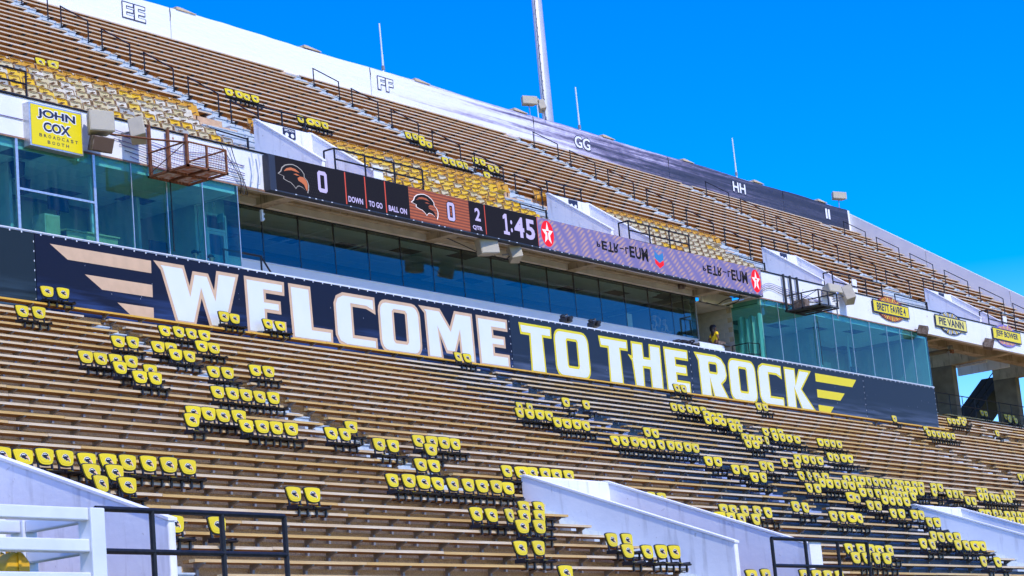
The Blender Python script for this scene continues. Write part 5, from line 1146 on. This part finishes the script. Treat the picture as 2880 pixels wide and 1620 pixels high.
person('person in sunglasses and dark cap seated behind the left glass box window', (5.25, 1.75, 1.36), R(35), 1.5, SKL, TEED, 'down', cap=TEED, glasses=True)
person('short haired person in sunglasses behind the corner window of the left glass box', (5.92, 1.75, 1.30), R(50), 1.52, SKL, TEED, 'down', glasses=True)
person('person holding a hand to the face behind the right end of the dark glass', (33.1, 3.5, 2.45), R(15), 1.78, SKL, TEED, 'face', cap=TEED)
person('person in dark clothes with clasped hands behind the right end of the dark glass', (34.0, 3.6, 2.42), R(5), 1.74, SKL, TEED, 'clasp')

# ------------------------------------------------------------------ concourse on the right: stair, rails
st = thing('concourse_stair', 'dark stair climbing to the right behind the concrete piers', 'stair', (72.3, 8.0, 3.0))
prof = [(0, 0), (5.5, 3.12), (5.5, 1.7), (1.0, -.9), (0, -.9)]
part('flight', MB().prism(prof[::-1], 0, 1.4, 'y'), mat('dark_stair', (.05, .048, .045), .8), st)
for hh in (.45, .9): part('hand_rail', MB().tube([(0, 0, hh), (5.5, 0, 3.12 + hh)], .03, 6), RAILM, st)
for k in range(5): part('post', MB().tube([(.2 + 1.25 * k, 0, .7 * k), (.2 + 1.25 * k, 0, .9 + .72 * k)], .025, 6), RAILM, st)
cr_ = thing('concourse_rail', 'black railing along the shaded walkway above the right benches', 'guard rail', (53.4, 3.9, 2.1))
for hh in (.5, 1.0): part('top_rail', MB().tube([(0, 0, hh), (36, 0, hh)], .025, 6), RAILM, cr_)
for k in range(25): part('post', MB().tube([(1.5 * k, 0, 0), (1.5 * k, 0, 1.0)], .022, 5), RAILM, cr_)
wl = MB().box(53.22, 53.9, YB + .05, 1.35, -.5, .62); tag(link('wall_stub', wl.mesh('wall_stub', CONC)), 'pale concrete stub wall at the right end of the banner', 'wall')

# ------------------------------------------------------------------ white frame and yellow machine head, bottom left
wf = thing('camera_tower_frame', 'white square tube frame filling the bottom left corner', 'frame', (-31.2, -31.8, GROUND))
t = .06
def bar(nm, x0, x1, y0, y1, z0, z1): bev(part(nm, B(x0, x1, y0, y1, z0, z1), WHITEM, wf), .008)
ztf = -10.25 - GROUND
for (px, py) in ((0, 0), (0, .62), (-1.6, 0), (-1.6, .62)): bar('post', px - t, px + t, py - t, py + t, 0, ztf - .001)
for zc in (ztf - .04, ztf - .235, ztf - .44):
    for py in (0, .62): bar('cross_bar', -1.6 + t + .001, -t - .001, py - t * .7, py + t * .7, zc - .04, zc + .04)
    for px in (0, -2.2): bar('side_bar', px - t * .7, px + t * .7, t + .001, .62 - t - .001, zc - .04, zc + .04)
ym = thing('yellow_machine_head', 'yellow cast metal machine part inside the white frame at the left edge', 'machine part', (-31.66, -31.55, -10.63))
YM = mat('yellow_machine_paint', (.72, .40, .01), .4, .4, var=.4, vscale=9, vcol=(.5, .24, .02))
bdy = MB().prism([(.10 * math.cos(q * .7854 + .4), .02 + .11 * math.sin(q * .7854 + .4)) for q in range(8)], -.09, .09, 'y'); bev(part('body', bdy, YM, ym), .012)
for q in range(4): part('rib', MB().prism([(-.01, -.10), (.012, -.10), (.012, .13), (-.01, .14)], -.10 + .05 * q, -.085 + .05 * q, 'y'), YM, ym)
part('arm', MB().tube([(.06, 0, -.02), (.13, -.02, -.05), (.12, -.02, -.17)], .028, 8), YM, ym); part('hook', MB().tube([(.0, 0, .12), (-.03, 0, .18), (.03, 0, .19)], .02, 6), YM, ym); part('hub', MB().tube([(.10, -.06, -.04), (.10, .06, -.04)], .045, 10), YM, ym); part('pedestal', MB().tube([(.0, 0, -.1), (0, 0, GROUND + 10.63)], .05, 8), STEEL, ym)
